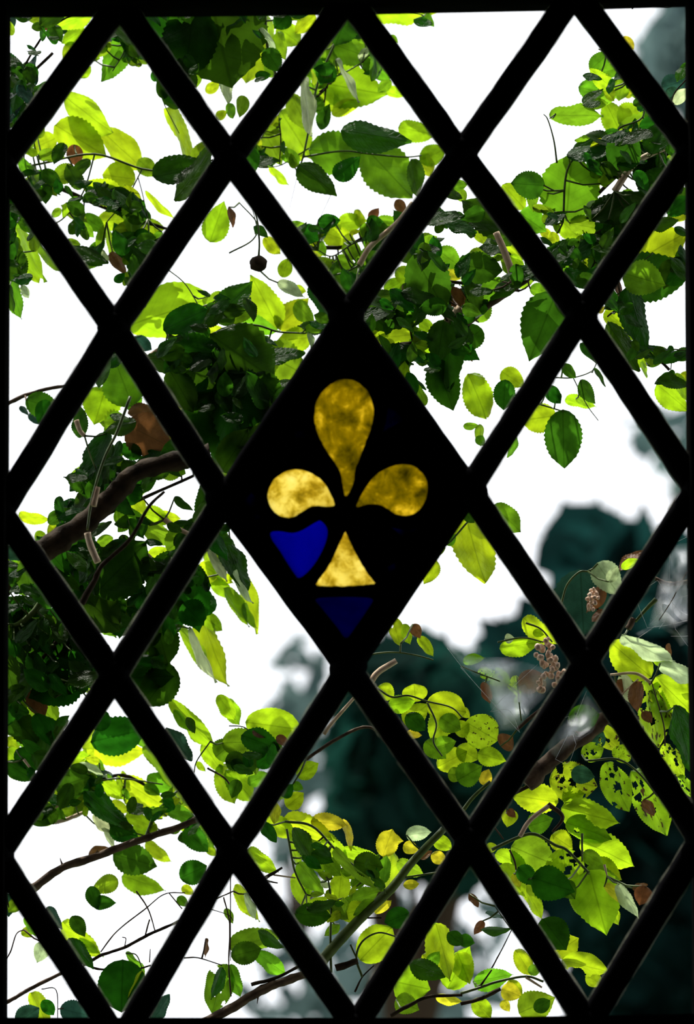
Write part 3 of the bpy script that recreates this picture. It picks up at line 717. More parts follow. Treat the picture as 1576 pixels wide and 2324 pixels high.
branch('leafy_branch','tangled branch of lime and shadowed leaves left of the emblem',.34,
 [('E 0,870 200,890 330,930 480,940',8,6,'g'),('D 1576,1330 1400,1440 1290,1520',40,55,'d',.05),('E 0,1080 140,1150 300,1230',9,7,'d'),('D 1110,900 1140,1000 1100,1120',7,5,'g'),('D 1000,1100 1150,1000 1230,960',16,12,'p',.02),('D 1120,500 1260,620 1390,850',4,4,'g'),('E 0,400 160,310 190,200 70,60',6,4,'g'),('E 210,520 200,300 160,100',3,3,'g')],
 '''D 870 890 1415 700 270 Lo; 1110 915 1385 780 170 Do -.03; 1420 320 1510 60 160 L; 1545 90 1576 220 45 B -.01; 1370 920 1540 950 90 L; 1420 1050 1576 960 100 L; 1280 960 1400 1040 80 L; 1130 1040 1500 1080 220 D; 1250 1100 1510 1430 260 D; 1150 1200 1300 1450 180 D; 900 970 1020 1050 90 T; 1110 1330 1260 1500 40 L
E 330 900 160 560 190 L; 330 900 530 710 170 L; 360 560 400 440 90 L; 240 300 340 400 80 L; 170 220 260 290 60 D; -60 800 150 610 170 D; 560 620 670 850 120 D; 440 640 520 660 60 L; 450 740 580 870 100 M; 550 970 330 990 150 L; 60 880 330 930 90 M; 80 900 190 1100 160 D; -40 990 100 1000 110 L; 170 1000 310 1080 80 L; 330 600 500 700 60 G; 230 1120 500 1060 120 D; 540 930 560 1040 40 G
P 520 850 560 1040 110 D; 480 760 620 860 130 D; 440 900 540 1020 120 D; 600 800 690 850 90 M''',
 ['P 290,700 420,640 540,640 745,712 540,1070 480,980 310,720'],85,(55,110),'DDDDDDM')
branch('leafy_branch','drooping narrow leaves in the left edge pane second from the top',.34,
 [('D 90,30 70,160 110,300 80,560',6,4,'g')],
 '''D 100 160 270 585 80 L; 190 480 265 600 75 L; 60 250 100 450 60 D; 90 380 160 570 120 D; 60 560 135 835 120 M; 95 590 130 720 45 L; 250 320 410 520 45 M; 60 620 90 800 60 D; 150 620 190 700 50 G''',
 ['D 60,40 250,300 160,560 120,780 60,740'],25,(35,75),'DDDM')
branch('leafy_branch','twig crossing the white left edge pane with a few dark leaves below it',.37,
 [('D 50,1415 200,1350 430,1300 640,1330 760,1400',14,10,'b')],
 '''D 180 1390 400 1460 150 D; 330 1400 260 1540 110 D; 200 1480 300 1560 60 T; 140 1430 190 1490 40 T''')
branch('leafy_branch','thick dark brown bough with a brown leaf in the left middle diamond',.32,
 [('G 200,1110 420,960 600,830 780,650 930,510 1230,425 1420,380',75,55,'d',-.175),('G 550,1400 640,1240 690,1140 880,960 1000,750 1110,640',20,8,'d',-.19),('G 880,0 790,240 700,430 620,700 590,900',10,7,'g',-.20),('G 630,740 660,610',20,16,'p',-.20),('G 590,920 610,1000 660,1120',20,22,'p',-.20),('G 515,160 540,230 570,265',18,14,'p',-.02),('G 920,1010 1020,1090',18,14,'p',-.03),('G 1110,830 1200,890 1280,930',18,14,'p',-.03)],
 '''G 600 10 870 40 80 L; 860 190 1150 340 260 B -.01; 870 120 1080 90 110 B; 1130 240 1180 310 45 Y; 500 570 900 520 220 D; 600 640 480 1000 150 D; 650 1320 970 1010 330 D -.045; 560 1340 800 1576 270 D -.045; 300 920 240 980 80 L; 390 860 320 930 70 L; 900 690 970 790 100 L; 960 780 1150 850 110 L; 1060 800 1220 820 70 L; 820 760 790 860 70 M; 760 950 650 1000 70 M; 520 1240 580 1280 60 M; 980 880 1200 980 110 M; 1000 1080 1150 1040 80 L; 440 1100 560 1000 110 D; 860 80 960 10 90 M; 720 250 600 560 150 D; 950 400 800 330 100 D; 130 800 330 830 60 L; 1180 680 1300 760 60 D; 680 1120 730 1080 60 G
P 300 920 262 820 90 M; 240 880 215 960 80 L''',
 ['P 258,805 200,900 230,980 120,1165 262,1475 480,1135 330,900'],95,(55,115),'DDDDDDDDM')
branch('leafy_branch','reddish brown bough above big dark leaves at the left border',.32,
 [('G 20,1320 110,1230 260,1110',42,42,'b',-.01),('G 310,1320 240,1440 120,1540 50,1545',22,18,'g',-.03),('J 50,640 200,500 450,200',16,10,'d',-.02),('J 520,540 610,640',5,4,'g',-.02),('J 520,540 640,450',20,16,'p',-.02),('J 160,1080 250,1200',10,7,'p',-.02),('J 290,1140 360,1020',12,8,'p',-.02)],
 '''J 60 200 200 520 220 D; 420 190 290 620 220 D; 540 500 210 660 290 D; 170 600 390 850 190 M; 200 620 300 780 120 B -.02; 250 770 400 1010 140 D; 80 780 290 1010 170 D; 50 930 130 1010 80 L; 50 1010 175 1180 120 L; 110 1020 260 1150 120 D; 60 1190 200 1170 70 M; 60 100 300 180 130 D; 250 100 330 60 60 M; 340 70 440 200 110 D; 350 230 400 250 40 L; 480 350 560 480 90 D; 120 790 250 830 60 G; 40 1100 220 1220 120 D; 480 250 620 480 90 D
G 60 1400 350 1430 130 D; 200 1230 300 1310 110 D; 60 1010 130 1120 90 T; 60 1490 100 1440 60 D''',
 ['P 18,1240 220,1530 70,1760 18,1760'],80,(50,110),'DDDDDDM')
branch('leafy_branch','dark scalloped leaves and long pale blades below left of the emblem',.34,
 [('J 900,250 1060,160 1200,180 1290,200',6,5,'g'),('H 0,900 20,1060 80,1200',6,4,'g')],
 '''J 1050 150 1130 430 220 D; 1170 460 980 720 220 D; 870 530 1160 520 190 D; 1360 110 1520 570 160 L; 1200 200 1430 480 70 L; 1290 200 1470 540 60 G -.02; 1180 100 1300 150 80 L; 1240 30 1370 170 170 D; 1080 200 960 380 120 D; 900 430 1000 600 110 T; 1050 520 1090 500 70 T
G 1250 1190 1340 1576 230 D; 1370 1050 1490 1240 70 L; 1350 1140 1576 1250 110 L; 1430 1230 1576 1350 90 L; 1400 1040 1540 1230 50 G -.02; 1370 1480 1500 1576 90 L
H -20 960 100 1310 150 D; 0 1140 200 1576 120 Lb; -30 1300 120 1550 80 L; 40 1180 150 1390 40 G -.02; 100 1400 180 1560 50 L''',
 ['P 515,1190 400,1360 300,1535 345,1590 395,1480 440,1330 500,1260'],35,(50,95),'DDDDM')
branch('leafy_branch','long wavy lime blade and round glossy leaves below left of the emblem',.30,
 [('J 1420,960 1330,1090 1310,1170',5,4,'g'),('J 1400,1140 1520,1210 1576,1300',7,5,'b'),('K 0,855 90,860 160,900',4,4,'g'),('K 0,1080 180,1030 400,960',7,5,'b')],
 '''J 1170 680 1430 1010 85 L; 1180 750 1300 890 55 L; 1260 800 1315 900 55 D -.03; 1370 970 1500 1170 120 L; 1480 650 1576 810 90 L; 1130 870 1280 1090 120 T; 1460 1060 1600 950 150 M; 1480 1120 1590 1370 150 L; 1330 1100 1390 1160 40 L
K 120 830 480 880 210 Lo; -30 680 75 840 95 L; -40 970 210 960 170 M; 90 920 340 1010 150 D; 160 890 250 930 40 B -.02; 320 930 410 990 60 B -.02; -20 1080 140 1110 120 D; -20 1160 165 1350 140 L; 130 1240 270 1180 90 M; 190 1080 260 1110 70 L; 300 1040 180 1130 110 D; 400 880 470 850 40 L; 60 1220 20 1340 80 D''',
 ['K 0,1080 330,1000 160,1330'],16,(40,80),'DDM')
branch('leafy_branch','leafy sunlit branch tips in the lower left diamond above the thorny twig',.36,
 [('M 990,310 1030,200 1060,140 1200,0',14,9,'g'),('M 300,140 420,90 550,40',14,10,'p'),('M 240,210 400,210 560,150',16,12,'p'),('J 590,1250 800,1210 1100,1250',7,5,'g'),('J 690,900 900,900 990,940',6,5,'g')],
 '''J 560 1000 740 860 100 L; 730 770 610 870 130 D; 620 960 980 880 230 D; 600 1020 990 1010 140 L .07; 980 1000 1190 1280 100 M; 540 1100 750 1210 90 T; 380 1270 600 1200 180 D; 680 1230 840 1350 100 L; 820 1220 1120 1400 160 L; 1000 1190 1190 1290 110 M; 580 1300 840 1530 140 D -.03; 610 1370 710 1500 60 L; 420 1440 570 1420 90 M; 730 1510 910 1576 110 D; 850 1460 1020 1530 90 L; 860 1420 1020 1430 60 D; 1130 1420 1330 1500 90 M; 1340 1480 1250 1540 70 D; 830 1160 870 1270 35 L; 540 1110 700 1200 40 G -.03; 640 1450 730 1576 70 G -.03; 450 1330 560 1290 70 D; 1200 1390 1310 1440 60 L; 760 1360 860 1440 60 L; 980 1250 1080 1320 70 M
M 740 250 930 330 120 D; 770 430 1050 510 190 D; 600 440 740 390 75 B; 990 350 1150 480 80 L; 830 580 1110 665 120 L; 1250 260 1400 410 130 D; 1400 380 1460 440 60 L; 1340 230 1450 380 80 M; 1210 230 1290 260 60 L; 700 260 770 390 50 G; 880 280 1010 270 90 L''',
 ['J 640,830 560,960 500,1100 370,1290 560,1430 900,1560 1250,1560 1400,1540 1190,1290 900,1180 640,1100 560,1010'],60,(35,80),'DDMMLL')
branch('thorny_branch','dark thorny twig rising to the right across the lower left diamond',.33,
 [('M 170,690 250,640 420,520 640,450 900,350 1200,250 1360,180',34,20,'b'),('M 420,500 405,455',9,2,'b'),('M 640,440 660,400',8,2,'b'),('M 1010,300 1000,265',8,2,'b')],
 '''M 790 600 620 680 110 M; 610 650 660 800 90 D; 630 760 780 760 90 D; 760 590 650 630 60 L; 1220 590 1390 510 150 D; 1230 650 1310 700 60 L; 1290 560 1380 610 70 M''',maxpet=70)
branch('leafy_branch','slender grey twigs with drooping round leaves low in the lower left diamond',.30,
 [('M 560,1180 690,1110 840,1060 1000,975 1240,870',11,10,'d'),('M 590,1170 640,1200 720,1210 900,1210 1020,1180',9,6,'d'),('M 680,1090 790,950 980,800 1110,700 1250,690',5,4,'b'),('M 920,680 1000,800 1050,960',6,4,'b'),('M 1010,870 980,980',6,5,'b'),('M 840,1060 850,1000 825,990',4,3,'b'),('M 850,1100 920,1110 960,1200',5,4,'g'),('M 1140,690 1230,800',4,4,'b'),('M 1010,1160 1015,1070',4,3,'b')],
 '''M 320 790 420 930 80 T; 430 890 680 1120 130 L; 490 850 570 980 90 D; 470 1000 630 1190 110 D; 830 1150 820 1480 290 Do -.02; 850 1100 990 1250 50 M; 960 1220 860 1400 50 L -.03; 540 1000 660 1100 50 L; 1200 720 1270 780 60 M''',maxpet=60)
branch('leafy_branch','thin arching twigs with hanging pale leaf in the bottom left corner pane',.28,
 [('M 20,1440 100,1400 200,1340 430,1225',14,12,'b'),('M 20,1170 70,1090 110,970 160,940',5,4,'b'),('M 280,1340 380,1350 390,1576',4,3,'d'),('M 390,1475 430,1470',4,3,'d'),('M 40,700 60,790',5,4,'d')],
 '''M 50 700 60 850 120 T; 140 730 60 820 80 M; 160 930 210 990 70 L; 300 1030 250 1160 100 G; 210 1370 330 1590 110 L; 290 1420 360 1510 80 D; 110 1570 260 1470 130 T; 410 1475 610 1520 140 T; 170 860 240 980 60 M''',maxpet=60)
branch('leafy_branch','rough bark twig with oval leaves in the bottom pane second from left',.28,
 [('N -260,1610 0,1480 180,1370 330,1300 520,1240',34,28,'b'),('N 150,1310 330,1260 520,1160',12,10,'d'),('M 1240,1130 1340,1130 1500,1180',5,4,'d'),('M 1510,720 1550,900 1545,1180 1560,1390',5,5,'b'),('M 1420,800 1540,840 1576,880',3,3,'b'),('M 1440,740 1576,680',5,5,'b'),('N 200,1370 190,1440',9,2,'b'),('N 10,560 10,1150',4,3,'b')],
 '''M 1530 1180 1430 1490 170 Mh; 1500 1200 1420 1400 80 D; 1520 800 1570 900 50 M; 1390 1000 1395 1120 30 B; 1030 1560 1130 1380 100 T
N 10 1050 350 980 130 M; 20 1120 210 1070 140 D; 190 1090 370 1240 100 M; 10 1180 70 1390 100 M; 50 640 210 870 90 L; 200 950 360 1060 80 D; 100 700 190 860 50 G''',maxpet=60)
branch('leafy_branch','dense lime spray on a thick diagonal green stem in the bottom middle diamond',.25,
 [('N 600,1180 740,1020 900,850 1090,670 1240,480 1450,260',40,24,'g'),('N 690,1230 685,1000 690,760 670,600',9,6,'g'),('N 900,1260 860,1130 900,1020 1010,960 1140,990',9,5,'g'),('N 720,1200 870,1150',24,20,'d'),('N 230,600 360,520',14,8,'d'),('N 250,610 330,625',8,4,'d'),('N 300,570 450,590',6,5,'p'),('N 390,260 420,430 450,560 520,700',8,6,'g'),('N 380,210 560,240 720,400 900,560 990,660',9,7,'g'),('N 1170,590 1300,570 1420,550',7,5,'g'),('N 820,1040 870,1150',7,5,'g'),('N 850,1360 900,1260 980,1180',7,4,'d'),('N 1030,860 930,860',6,5,'d'),('K 520,1080 700,960 880,870 990,880 1070,980',13,9,'b',.03),('K 640,910 700,830 850,660',14,11,'p',.03)],
 '''N 130 400 320 550 100 L; 290 40 420 0 70 L; 270 180 430 310 110 L; 320 80 300 220 70 Y; 220 220 320 340 80 D; 380 190 700 330 120 L; 640 300 800 470 100 L; 560 210 790 230 100 Y; 770 200 815 400 55 Y; 770 400 1010 440 80 L; 1040 440 1100 270 130 Y; 1010 320 1170 340 100 Y; 430 260 570 490 110 D; 400 320 480 540 60 L; 470 490 650 690 100 M; 460 550 530 790 110 L; 520 700 560 600 50 L; 740 750 760 550 130 L; 810 750 1000 680 100 M; 1070 690 1110 390 110 L; 1040 620 1060 440 90 M; 850 480 1030 520 150 D; 640 460 750 570 100 M; 1140 480 1310 570 90 M; 1380 320 1500 390 90 L; 1370 430 1460 480 80 Y; 1180 370 1280 410 80 Y; 1200 300 1360 280 90 G; 1180 640 1280 630 60 Y; 450 830 680 850 140 D; 540 770 670 720 60 L; 1210 830 1060 890 130 D; 990 830 1090 740 55 Y; 890 1140 1090 930 210 Lo; 780 450 960 640 80 M; 720 400 1000 670 50 M -.02; 620 620 690 650 40 G; 1290 460 1370 410 50 B; 530 800 720 760 80 D; 690 770 730 820 40 L; 380 90 480 30 90 L; 740 900 650 980 60 M; 830 650 930 560 80 M; 560 420 700 480 90 D
K 460 1190 600 1110 110 L; 390 1400 500 1310 110 L; 360 1330 430 1250 80 D; 430 1250 500 1280 60 M''',
 ['N 390,220 620,330 760,560 1000,440 1060,640 900,820 680,860 560,780 500,560'],40,(35,75),'DDMML',maxpet=90)
branch('leafy_branch','bright young leaves on a black twig in the bottom pane third from left',.25,  # bright leaves here use the lit tone, sunlight painted into their colour
 [('N 1090,1520 1220,1450 1340,1395 1576,1380',14,10,'d'),('O 0,1370 130,1330 250,1290 440,1255 560,1290',10,8,'g'),('O 0,1440 120,1410 270,1340',13,14,'d'),('O 210,1200 280,1070 345,940',5,3,'d'),('O 345,940 300,880 230,780',4,3,'d'),('O 440,1260 550,1330',10,7,'p'),('O 140,1310 210,1210',7,5,'d')],
 '''N 1400 910 1500 1270 170 L; 1480 1330 1620 1060 180 L; 1310 1110 1460 1220 120 L; 1230 1160 1450 1260 130 D -.03; 1120 1290 1350 1340 240 L; 1130 1410 1280 1480 130 M; 1350 1180 1420 1090 80 M; 1380 900 1460 1010 70 L; 1480 960 1576 1040 90 D; 1400 1390 1576 1420 60 Y
O -20 1100 60 1300 140 L; 370 1080 480 1240 100 L; 460 1230 540 1190 70 M; 90 1290 340 1240 130 M; 140 940 330 940 60 D; 150 880 90 970 55 B; -10 1000 90 1030 80 D; 280 1340 410 1390 110 Y; 90 1410 200 1530 110 L; 400 1500 630 1400 200 M; 280 1420 330 1490 60 Y; 500 1480 600 1420 90 D; 330 1280 400 1400 90 L; 60 700 120 780 50 B; 170 830 290 850 40 T''',
 maxpet=80)
branch('leafy_branch','insect eaten spotted leaves under a grey web wrapped bough in the lower right diamond',.22,
 [('L 440,1250 640,1060 880,880 1010,780',62,46,'b'),('L 360,1310 500,1240',14,12,'d'),('L 870,1090 1060,1080 1200,1170 1330,1330',8,6,'g'),('O 400,310 470,200 600,100',16,15,'p',-.01),('O 590,90 690,180 620,280',16,9,'b',-.01)],
 '''L 730 820 930 780 160 Dh; 890 850 1070 1010 110 Xh; 1060 1090 1130 980 120 X; 820 1050 960 1010 120 Mh; 610 1210 910 1260 240 Xh; 990 1110 1120 1420 160 Xh; 1160 1170 1400 1570 190 Xh; 1240 1350 1300 1460 70 B; 750 1170 900 1200 110 T; 480 1230 420 1180 50 M; 900 1000 960 900 90 Th
O 650 80 350 30 170 L; 690 120 1060 210 190 L; 460 240 620 190 130 M; 690 60 830 20 120 L; 720 220 1010 320 140 Lb; 820 340 1160 500 190 L; 620 300 750 390 130 L''',maxpet=90)
branch('leafy_branch','hanging lime leaves speckled with holes on a pale jointed stem in the lower right diamond',.22,
 [('O 210,400 380,320 500,295 640,370 720,405 860,550',12,9,'g'),('O 330,400 365,480 380,570',7,6,'b'),('O 820,290 820,480',9,5,'g'),('O 230,250 290,330',5,5,'b'),('O 970,500 990,580',9,4,'p'),('O 310,150 325,60',6,4,'b')],
 '''O 690 400 720 650 230 Lh .03; 350 380 630 500 240 M .045; 870 550 980 960 300 L .02; 850 540 1100 650 140 M .03; 970 650 1160 750 70 Y .0; 1070 630 1205 850 70 G -.01; 1250 650 1210 770 110 B -.01; 1160 660 1260 640 50 B; 730 690 850 840 70 M; 490 590 760 680 210 D; 390 520 510 630 110 D; 240 430 450 510 90 L; 270 510 440 710 110 L; 360 560 400 650 60 Y .0; 430 650 550 860 85 L; 340 130 315 245 100 L; 320 130 370 180 50 B -.02; 690 620 770 730 110 D; 830 420 960 500 90 M; 1010 830 1075 860 60 L; 1000 770 1070 900 60 L; 900 480 1080 600 130 L
O 560 870 710 1070 190 D; 640 1100 790 1000 160 L; 690 1150 990 1215 130 Lb; 850 1250 960 1310 90 L; 580 900 700 960 120 D; 170 390 250 380 60 L''',maxpet=120)
branch('compound_leaf_spray','glossy compound spray of small round leaflets beside a pinkish broken twig',.24,
 [('K 940,375 1050,360 1150,360 1270,380 1380,410',6,5,'g'),('K 1000,600 1100,660 1210,650 1340,690 1500,730 1576,800',7,5,'g'),('K 950,570 1010,490 1130,415',22,20,'p',-.01),('K 1155,360 1160,300',7,5,'g'),('K 1340,700 1400,840 1380,960 1440,1060',7,5,'g'),('L 20,1420 90,1330 200,1230',14,11,'g')],
 '''K 1100 130 1160 310 90 Lb; 1180 170 1220 300 70 L; 1240 170 1290 260 70 B; 1280 260 1380 380 60 L; 1010 590 1110 670 110 L; 1260 690 1250 575 150 Lo; 1340 700 1590 760 190 Lo; 1080 720 1250 690 110 L; 1190 840 1340 710 140 L; 1490 740 1370 950 160 L; 1330 960 1460 1070 120 M; 1530 900 1620 840 110 L; 1410 1130 1600 1030 140 L; 1200 910 1300 920 50 Y -.02; 1200 780 1320 880 110 D; 1400 1000 1530 960 110 M; 1480 1180 1590 1190 90 M; 1430 800 1560 880 120 M
L 40 830 240 950 210 Xo; -20 1000 110 1080 120 L; 120 1040 300 1090 120 L; -20 1220 140 1130 150 M; 150 1250 190 1150 80 Y; 0 740 60 800 60 L''',maxpet=90)
branch('leafy_branch','crumpled brown seed clusters and mossy scraps caught in the web right of centre',.22,
 [('L 380,880 470,800 560,730 640,690',12,10,'b'),('L 0,450 120,500 300,570 400,640',5,4,'g'),('L 440,160 540,200 620,290',7,5,'g'),('L 410,820 390,650 380,520',5,4,'g'),('L 250,290 420,260 560,290',6,5,'g')],
 '''L 270 330 530 285 100 L; 430 130 640 300 110 L; 490 220 560 240 50 L; 390 595 555 510 140 B; 270 990 350 930 120 B; 20 420 160 400 60 M; 180 500 330 560 110 Mh; 360 520 400 660 60 L; 400 640 380 780 40 M; 160 560 190 700 60 B; 120 480 220 520 70 Xh; 520 500 570 600 60 B; 320 560 400 620 60 Xh; 300 270 360 260 60 G''',maxpet=60,
 extra=lambda root, dep: seedclump(root, dep, [('L',565,290),('L',545,340),('L',600,330),('L',530,400),('L',590,390),('L',630,400),('L',560,450),('L',610,460),('L',650,450),('L',590,520),('L',640,520),('L',690,510),('L',660,560),('L',545,540),('L',540,590)],24))

branch('leafy_branch','single dark green leaf hanging point down over white sky right of the emblem',.32,
 [('I 300,-60 420,20 560,60 690,100',7,5,'g'),('F 640,1240 760,1240 880,1200 920,1140',5,4,'g'),('F 760,1240 850,1420 930,1530',4,3,'g')],
 """I 640 130 415 160 180 L; 690 100 698 465 225 D -.03; 360 230 325 405 60 M; 130 190 140 330 60 M; 20 200 120 190 40 M; 110 270 160 330 60 M
F 690 1150 770 1240 70 D; 810 1260 900 1410 95 D; 710 1390 910 1430 60 L; 580 1300 670 1410 90 D; 810 1010 920 1120 80 D; 900 1180 970 1300 40 D; 640 1400 680 1350 40 D; 780 1380 880 1440 40 M""",maxpet=120)
branch('leafy_branch','lone lime leaf with pointed tip just right of the emblem bottom corner',.30,
 [('I -60,600 40,740 60,830',6,5,'g'),('I 60,740 200,730 240,750',6,5,'g')],
 """I 40 800 150 1250 260 L; 220 740 405 905 130 M; 20 780 90 850 60 D -.02
H 1400 1110 1320 1260 100 L; 1380 1060 1460 1020 50 M; 1470 1000 1530 930 60 M""",maxpet=120)
branch('leafy_branch','broad grey leaf with a crumpled pale leaf before the blurred trees at right',.20,
 [('I 1300,1080 1200,1130 1080,1170 940,1150',6,5,'g'),('I 680,1400 720,1270 800,1185 860,1180',7,6,'g',-.01),('I 1000,1576 930,1440 900,1360',10,8,'d')],
 """I 810 1180 830 1600 330 T .02; 925 1130 1070 1340 170 G -.01; 960 1290 850 1450 100 B -.015; 1080 1170 1230 1040 80 B -.01; 1090 1160 1210 1100 50 L -.02; 960 1440 890 1520 60 B -.01; 1000 1250 1060 1150 70 G -.015""",maxpet=80,
 extra=lambda root, dep: seedclump(root, dep, [('I',900,1310),('I',870,1350),('I',900,1380),('I',880,1420),('I',920,1340)],18))
branch('leafy_branch','large folded lime leaf with a pale rolled edge at the right border above the web',.20,
 [('I 1580,1240 1480,1260 1390,1260 1310,1225',17,12,'b'),('I 1576,1120 1500,1230 1430,1370 1340,1510',4,3,'b',-.01),('L 1320,0 1250,70 1180,150',16,9,'g',-.01),('L 1170,130 1130,200',22,20,'b',-.01),('L 1280,560 1180,500 1010,510',12,8,'p'),('L 1200,540 1090,640',7,5,'p'),('L 1380,990 1370,840 1290,560',6,4,'b')],
 """L 1280 520 1010 290 210 L .04; 1100 240 1420 440 70 G -.01; 1350 430 1590 560 80 G -.01; 1330 530 1620 830 190 L; 1300 390 1420 420 90 L; 1240 560 1350 980 170 Xh; 1190 560 1200 760 90 B -.01; 1440 730 1580 1140 170 D; 1380 980 1500 1200 100 Xh; 1470 1200 1590 1340 60 Xh; 1290 620 1420 860 90 Xb; 1230 760 1290 830 60 B -.02; 1050 560 1150 640 90 B; 1480 570 1576 610 60 L; 1400 300 1420 390 30 B; 1080 520 1160 700 80 G""",maxpet=90)

# ---- shaded inner branches: mostly leaves in the painted shaded tone, nearer the window than the sunlit sprays
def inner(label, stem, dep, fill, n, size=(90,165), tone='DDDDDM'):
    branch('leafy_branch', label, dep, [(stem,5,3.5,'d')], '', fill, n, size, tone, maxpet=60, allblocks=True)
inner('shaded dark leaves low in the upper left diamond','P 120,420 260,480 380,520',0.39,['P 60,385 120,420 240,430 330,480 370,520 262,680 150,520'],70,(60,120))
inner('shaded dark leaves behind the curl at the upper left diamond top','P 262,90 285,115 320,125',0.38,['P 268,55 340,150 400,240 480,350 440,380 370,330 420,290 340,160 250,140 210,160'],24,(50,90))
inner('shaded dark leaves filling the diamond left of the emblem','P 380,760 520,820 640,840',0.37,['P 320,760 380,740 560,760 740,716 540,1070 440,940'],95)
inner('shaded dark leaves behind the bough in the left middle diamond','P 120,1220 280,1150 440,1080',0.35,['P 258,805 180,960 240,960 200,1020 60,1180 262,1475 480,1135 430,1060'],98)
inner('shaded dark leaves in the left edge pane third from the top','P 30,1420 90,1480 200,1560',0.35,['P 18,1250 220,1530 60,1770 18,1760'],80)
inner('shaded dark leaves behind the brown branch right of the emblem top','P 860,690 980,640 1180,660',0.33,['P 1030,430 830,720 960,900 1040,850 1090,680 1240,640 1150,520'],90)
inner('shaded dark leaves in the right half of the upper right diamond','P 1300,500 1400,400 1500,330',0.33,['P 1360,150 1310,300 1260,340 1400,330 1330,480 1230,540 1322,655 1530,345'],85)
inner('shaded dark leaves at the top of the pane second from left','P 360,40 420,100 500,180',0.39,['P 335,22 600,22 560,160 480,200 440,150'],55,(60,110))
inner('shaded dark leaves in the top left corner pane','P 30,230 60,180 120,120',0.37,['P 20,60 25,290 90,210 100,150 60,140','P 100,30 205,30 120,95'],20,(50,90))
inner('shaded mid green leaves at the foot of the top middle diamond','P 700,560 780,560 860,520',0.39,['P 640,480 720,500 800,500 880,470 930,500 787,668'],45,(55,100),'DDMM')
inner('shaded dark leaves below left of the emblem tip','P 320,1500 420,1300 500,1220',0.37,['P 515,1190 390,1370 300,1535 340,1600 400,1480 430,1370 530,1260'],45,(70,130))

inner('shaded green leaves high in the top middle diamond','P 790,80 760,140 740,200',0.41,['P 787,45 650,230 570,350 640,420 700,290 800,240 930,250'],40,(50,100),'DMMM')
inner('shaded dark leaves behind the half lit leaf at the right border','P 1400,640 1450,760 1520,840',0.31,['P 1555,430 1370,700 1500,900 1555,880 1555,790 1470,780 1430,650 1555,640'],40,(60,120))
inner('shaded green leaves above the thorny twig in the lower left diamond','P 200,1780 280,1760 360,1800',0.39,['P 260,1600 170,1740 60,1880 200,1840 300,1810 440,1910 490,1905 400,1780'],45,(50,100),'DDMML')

# ---- a dark berry on its own thread-like stalk
r = empty('hanging_berry', at(587,600,.30))
tag(r, 'round blackish berry hanging on a thin stalk above the lit leaf', 'berry')
bm = bmesh.new(); c = at(*tp('E',198,470),.30); lump(bm, c-r.location, 60*TS*K*1.15, 58*TS*K*1.15, 52*TS*K*1.15, .18, 3, 2); obj('fruit', bm, M_barkd, r)
bm = bmesh.new(); tube(bm, [p-r.location for p in crom([at(*tp('E',*q),.30) for q in ((170,100),(195,200),(205,330),(200,425))],5)], 5*TS*K*1.15, 7*TS*K*1.15, 6); obj('stalk', bm, M_barkg, r)

# ---- cobwebs
def web(label, poly, dep, nx=64, ny=48, seed=1, threads=4):
    P = PL(poly); r = empty('cobweb', at(*P[0],dep)); tag(r, label, 'cobweb')
    xs = [p[0] for p in P]; ys = [p[1] for p in P]; bm = bmesh.new(); g = {}; lay = bm.verts.layers.float.new('silk')
    def edged(x, y):
        d = 1e9
        for i in range(len(P)):
            a, b = Vector(P[i-1]), Vector(P[i]); ab = b-a; t = max(0,min(1,(Vector((x,y))-a).dot(ab)/ab.length_squared)); d = min(d,(a+ab*t-Vector((x,y))).length)
        return d
    for i in range(nx+1):
        for j in range(ny+1):
            x = min(xs)+(max(xs)-min(xs))*i/nx; y = min(ys)+(max(ys)-min(ys))*j/ny
            if in_poly((x,y),P):
                v = g[i,j] = bm.verts.new(at(x,y,dep+.02*noise.noise(Vector((x*.012,y*.012,seed))))-r.location)
                v[lay] = min(1, edged(x,y)/28)**1.3
    for i in range(nx):
        for j in range(ny):
            k = [(i,j),(i+1,j),(i+1,j+1),(i,j+1)]
            if all(q in g for q in k): bm.faces.new([g[q] for q in k]).smooth = True
    obj('silk_sheet', bm, M_web, r)
    rnd = random.Random(seed); bm = bmesh.new()
    for k in range(threads):
        a, b = rnd.sample(P,2); m = ((a[0]+b[0])/2+rnd.uniform(-40,40),(a[1]+b[1])/2+rnd.uniform(-30,30))
        tube(bm, [p-r.location for p in crom([at(*a,dep-.004),at(*m,dep),at(*b,dep-.004)],6)], .00006, .00006, 4)
    obj('silk_thread', bm, M_silk, r)
M_silk = simple('silk_thread', (.6,.6,.62), (.85,.85,.88), 50, .5)
web('grey sheet of cobweb around the brown seed cluster right of centre', 'L -90,330 120,380 330,380 520,440 700,470 620,620 480,760 400,900 260,900 200,760 130,560 0,460', .215, seed=3)
web('billowing white cobweb above the rolled lime leaf at the right border', 'L 1160,230 1280,170 1380,165 1450,200 1580,120 1580,-40 1480,-140 1560,300 1480,330 1420,250 1340,200 1200,260', .185, seed=5)
web('wispy cobweb over the twig beside the right border', 'I 1330,1240 1420,1000 1576,960 1576,1500 1450,1576 1260,1560', .19, seed=8, threads=5)
web('dense grey web wrapped over the brown bough in the lower right diamond', 'L 560,1000 640,880 730,790 850,620 960,760 900,900 780,980 640,1080', .20, seed=11)

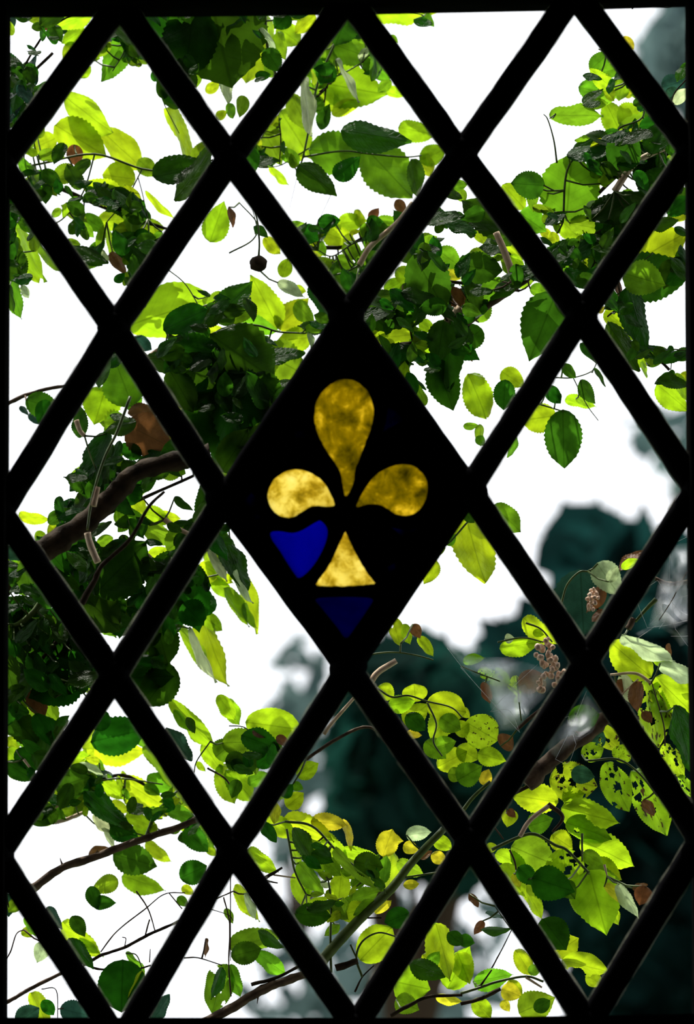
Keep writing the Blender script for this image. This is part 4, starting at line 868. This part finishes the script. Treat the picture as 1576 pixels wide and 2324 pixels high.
# ---- trees far behind
M_far = leaf_mat('far_leaf', (.006,.024,.022), (.006,.034,.030), gloss=.8, spec=.02)
M_farhaze = leaf_mat('hazed_far_leaf', (.06,.10,.11), (.09,.14,.14), gloss=.8, spec=.02)  # distance haze painted into the leaf colour as pale blue-grey
def far_tree(label, poly, y0, y1, n, size, m, trunk, seed, tr=.05):
    P = PL(poly); rnd = random.Random(seed); ym = (y0+y1)/2
    base = at(trunk, 1162, ym); base.z = -.1
    r = empty('tree', base); tag(r, label, 'tree', 'trees far beyond the window')
    xs = [p[0] for p in P]; ys = [p[1] for p in P]; bm = bmesh.new(); k = 0
    while k < n:
        x, y = rnd.uniform(min(xs),max(xs)), rnd.uniform(min(ys),max(ys))
        if not in_poly((x,y),P): continue
        k += 1
        c = at(x,y,rnd.uniform(y0,y1))-base
        u = Vector((rnd.gauss(0,1),rnd.gauss(0,1),rnd.gauss(-.5,1))).normalized(); v = u.orthogonal().normalized()
        v = (Matrix.Rotation(rnd.uniform(0,6.28),3,u) @ v); s = size*rnd.uniform(.7,1.3); nn = u.cross(v)
        q = [c-u*s*.5, c-u*s*.15+v*s*.3+nn*s*.05, c+u*s*.25+v*s*.22+nn*s*.04, c+u*s*.55, c+u*s*.25-v*s*.22+nn*s*.04, c-u*s*.15-v*s*.3+nn*s*.05]
        vv = [bm.verts.new(p) for p in q]; bm.faces.new((vv[0],vv[1],vv[2],vv[3])); bm.faces.new((vv[0],vv[3],vv[4],vv[5]))
    obj('crown', bm, m, r)
    cx = sum(xs)/len(xs); cy = sum(ys)/len(ys); bm = bmesh.new()
    top = at(cx,cy,ym)-base
    tube(bm, crom([Vector((0,0,0)), top*.5+Vector((.05,0,0)), top],6), tr, tr*.5, 10, .3)
    for q in range(5):
        e = at(*P[rnd.randrange(len(P))],ym)-base; tube(bm, crom([top*.7, top*.7+(e-top*.7)*.5+Vector((0,0,.1)), top*.7+(e-top*.7)*.85],4), .04, .012, 7)
    obj('trunk', bm, M_barkd, r)
far_tree('dark teal tree filling the lower right behind the lime leaves','P 1285,1190 1340,1165 1400,1215 1470,1200 1500,1260 1600,1250 1900,1250 2000,2500 1330,2500 1320,2180 1250,2060 1100,1940 1090,1900 1060,1700 1100,1480 1180,1390 1290,1330 1270,1260',9,13,4200,.17,M_far,1500,1)
far_tree('dark blurred tree behind the bottom middle diamond','P 760,1680 800,1560 850,1480 930,1470 1060,1510 1130,1560 1130,1800 1060,1990 960,1980 850,1960 760,1880 790,1780',6.2,8.2,1500,.12,M_far,940,2,.018)
far_tree('grey blurred tree in the top right corner','P 1500,30 1540,-80 1760,-100 1760,300 1600,300 1500,240 1460,120',13,16,420,.20,M_farhaze,1640,3)
far_tree('sparse hazy tree behind the lower middle panes','P 640,1440 700,1420 760,1560 720,1700 760,1880 740,2000 640,1960 560,1800 620,1560',18.5,21,130,.17,M_farhaze,660,4,.04)
far_tree('thin hazy tree behind the bottom panes','P 600,2060 760,2080 900,2020 1000,2080 1140,2040 1120,2400 700,2420 540,2300',14.5,17,170,.15,M_farhaze,840,5,.03)
far_tree('pale hazy tree at the right border above the teal tree','P 1430,950 1500,930 1640,960 1640,1120 1540,1110 1450,1040',16,19,60,.16,M_farhaze,1530,6)
